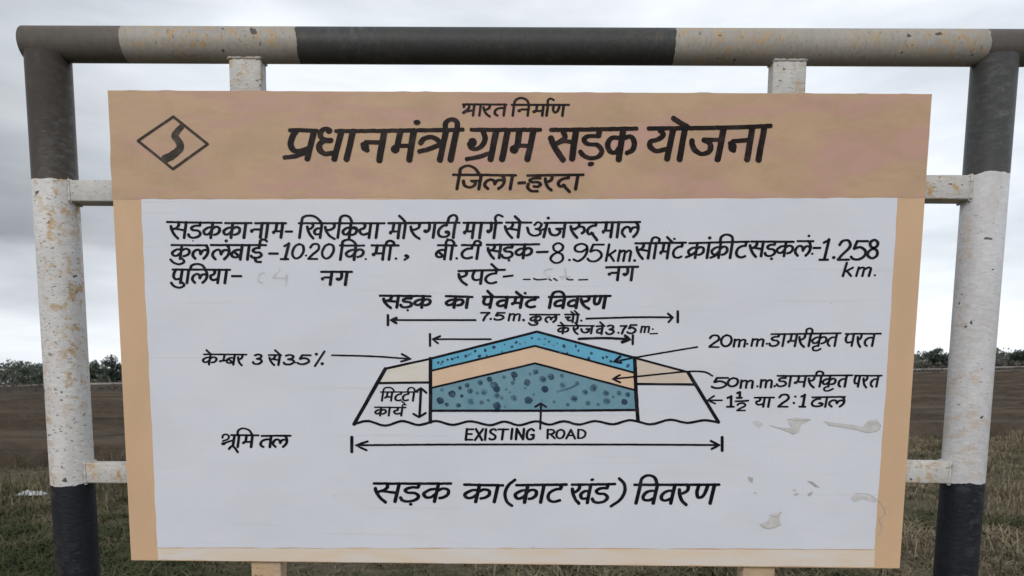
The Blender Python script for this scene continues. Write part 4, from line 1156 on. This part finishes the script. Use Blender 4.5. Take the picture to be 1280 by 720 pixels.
def make_tree(name, label, x, y, h, wdt, mat, kind, clumps=16, per=130, low=0.25, size=0.2, group='trees beyond the ploughed field'):
    z = float(terr(x, y))
    root = empty(name, (x, y, z - 0.1))
    tag(root, label, kind, group)
    tb = MB()
    th = h * (0.55 if low > 0.15 else 0.35)
    lean = random.uniform(-.06, .06) * h
    trunk = [(0, 0, 0), (lean * .3, 0, th * .5), (lean, 0.1, th)]
    tb.tube(trunk, [h * 0.032, h * 0.024, h * 0.013], 8)
    for k in range(5):
        a = k * 1.26 + random.random(); q = random.uniform(.35, .95); st_ = (lean * q, 0.05, th * q)
        L = wdt * random.uniform(.22, .4)
        tb.tube([st_, (st_[0] + math.cos(a) * L * .5, st_[1] + math.sin(a) * L * .5, st_[2] + L * .5), (st_[0] + math.cos(a) * L, st_[1] + math.sin(a) * L, st_[2] + L * .95)], [h * .014, h * .01, h * .005], 6)
    tb.build('trunk', M['bark'], root, True)
    C, T = [], []
    for k in range(clumps):
        u = random.random(); zz = h * (low + (1 - low) * (0.12 + 0.76 * u))
        rad = wdt / 2 * math.sqrt(max(0.05, 1 - (2 * (u - 0.38)) ** 2 * .75)) * random.uniform(.25, .85)
        a = random.random() * 6.283
        cx, cy_ = rad * math.cos(a) + lean, rad * math.sin(a) * .8
        cr_ = wdt * random.uniform(.11, .21)
        g = rng.normal(size=(per, 3)); g /= np.linalg.norm(g, axis=1)[:, None]
        g *= (rng.random(per) ** 0.5)[:, None] * np.array([cr_, cr_, cr_ * .72])
        C.append(g + np.array([cx, cy_, zz])); T.append(np.clip(random.uniform(.2, .8) + rng.normal(0, .18, per), 0, 1))
    C = np.concatenate(C); T = np.concatenate(T)
    C[:, 2] = np.clip(C[:, 2], 0.15, None)
    V, F = leaves(C, size)
    np_mesh('crown', V, F, mat, root, attr={'tint': T})
    return root
LD, LM, LG = M['leaf_dark'], M['leaf_mid'], M['leaf_grey']
make_tree('broadleaf_tree', 'dark green spreading tree on the skyline left of the rusty post', -91.0, 134, 6.9, 9.5, LM, 'tree')
make_tree('broadleaf_tree', 'dark rounded tree standing forward at the field edge left of the rusty post', -82.5, 128, 5.9, 6.2, LD, 'tree', low=.12)
make_tree('broadleaf_tree', 'olive tree just beside the left edge of the rusty post', -79.5, 136, 6.6, 6.6, LM, 'tree')
make_tree('broadleaf_tree', 'tallest dark tree, seen between the rusty post and the board', -73.2, 131, 7.6, 5.8, LD, 'tree')
make_tree('broadleaf_tree', 'dark tree with gappy crown touching the left edge of the board', -69.0, 130, 7.3, 6.4, LD, 'tree')
make_tree('round_bush', 'large dark dome-shaped bush between the board and the clean right post', 73.2, 131, 4.9, 5.6, LD, 'bush', low=.02, clumps=22)
make_tree('round_bush', 'small grey green bush touching the right edge of the board', 69.3, 131, 3.2, 3.4, LG, 'bush', low=.02)
make_tree('round_bush', 'broad dark bush at the right edge of the picture', 88.4, 131, 3.7, 6.0, LD, 'bush', low=.02, clumps=22)
make_tree('thin_tree', 'slim pale tree rising above the bushes right of the clean post', 84.8, 134, 4.3, 2.2, LG, 'tree', low=.35)
make_tree('round_bush', 'grey green bush low beside the right side of the clean post', 83.0, 130, 3.0, 3.6, LG, 'bush', low=.02)

def mass(name, label, cat, n, fx, fy, top, mat, size, base=lambda x, y: terr(x, y)):
    x = rng.uniform(*fx, n); y = rng.uniform(*fy, n)
    zb = base(x, y); tp = top(x)
    nz = np.array([mn.noise(Vector((a * 0.16, b_ * 0.1, 4))) + .6 * mn.noise(Vector((a * 0.55, b_ * .3, 9))) for a, b_ in zip(x, y)])
    hh = (tp - zb) * (0.84 + 0.28 * nz)
    q = rng.random(n) ** 0.6
    V, F = leaves(np.stack([x, y, zb + hh * q], 1), size)
    tint = np.clip(0.5 + 0.55 * nz + rng.normal(0, .14, n), 0, 1)
    tag(np_mesh(name, V, F, mat, attr={'tint': tint}), label, cat, kind='stuff')
mass('far_wood', 'dense low woodland along the skyline beyond the field', 'woodland', 60000, (-190, 190), (146, 176), lambda x: np.interp(x, [-190, -95, 0, 80, 190], [6.5, 6.6, 7.2, 10.0, 11.0]), LG, 0.42)
mass('dry_scrub', 'dry brown scrub growing along the far bank', 'scrub', 26000, (-128, 128), (119.5, 122), lambda x: terr(x, 120) + bank_h(x) * np.interp(x, [-80, -74], [1.05, 0.75]) + np.interp(x, [-80, -74], [0.7, 0.3]), M['scrub'], 0.13)
mass('undergrowth', 'grey brown undergrowth behind the low wall', 'undergrowth', 30000, (-150, 150), (125, 136), lambda x: terr(x, 128) + bank_h(x) + np.interp(x, [-60, 60], [1.0, 1.7]), M['scrub_pale'], 0.22)

# two posts of an old field fence, far left
M['wood'] = paint('weathered_wood', (0.09, 0.07, 0.055), (0.05, 0.04, 0.032), 6, (3, 3, 0.5), 0.9)
for x, lab in ((-79.6, 'dark wooden fence post at the field edge left of the rusty post'), (-65.5, 'dark wooden fence post seen between the rusty post and the board')):
    pb = MB(); zz = float(terr(x, 117.6))
    pb.tube([(0, 0, -0.3), (0.02, 0, 0.9), (0.05, 0, 2.0)], [0.11, 0.10, 0.085], 10)
    o = pb.build('fence_post', M['wood'], None, True); o.location = (x, 117.6, zz)
    tag(o, lab, 'post', 'old fence posts along the field edge')
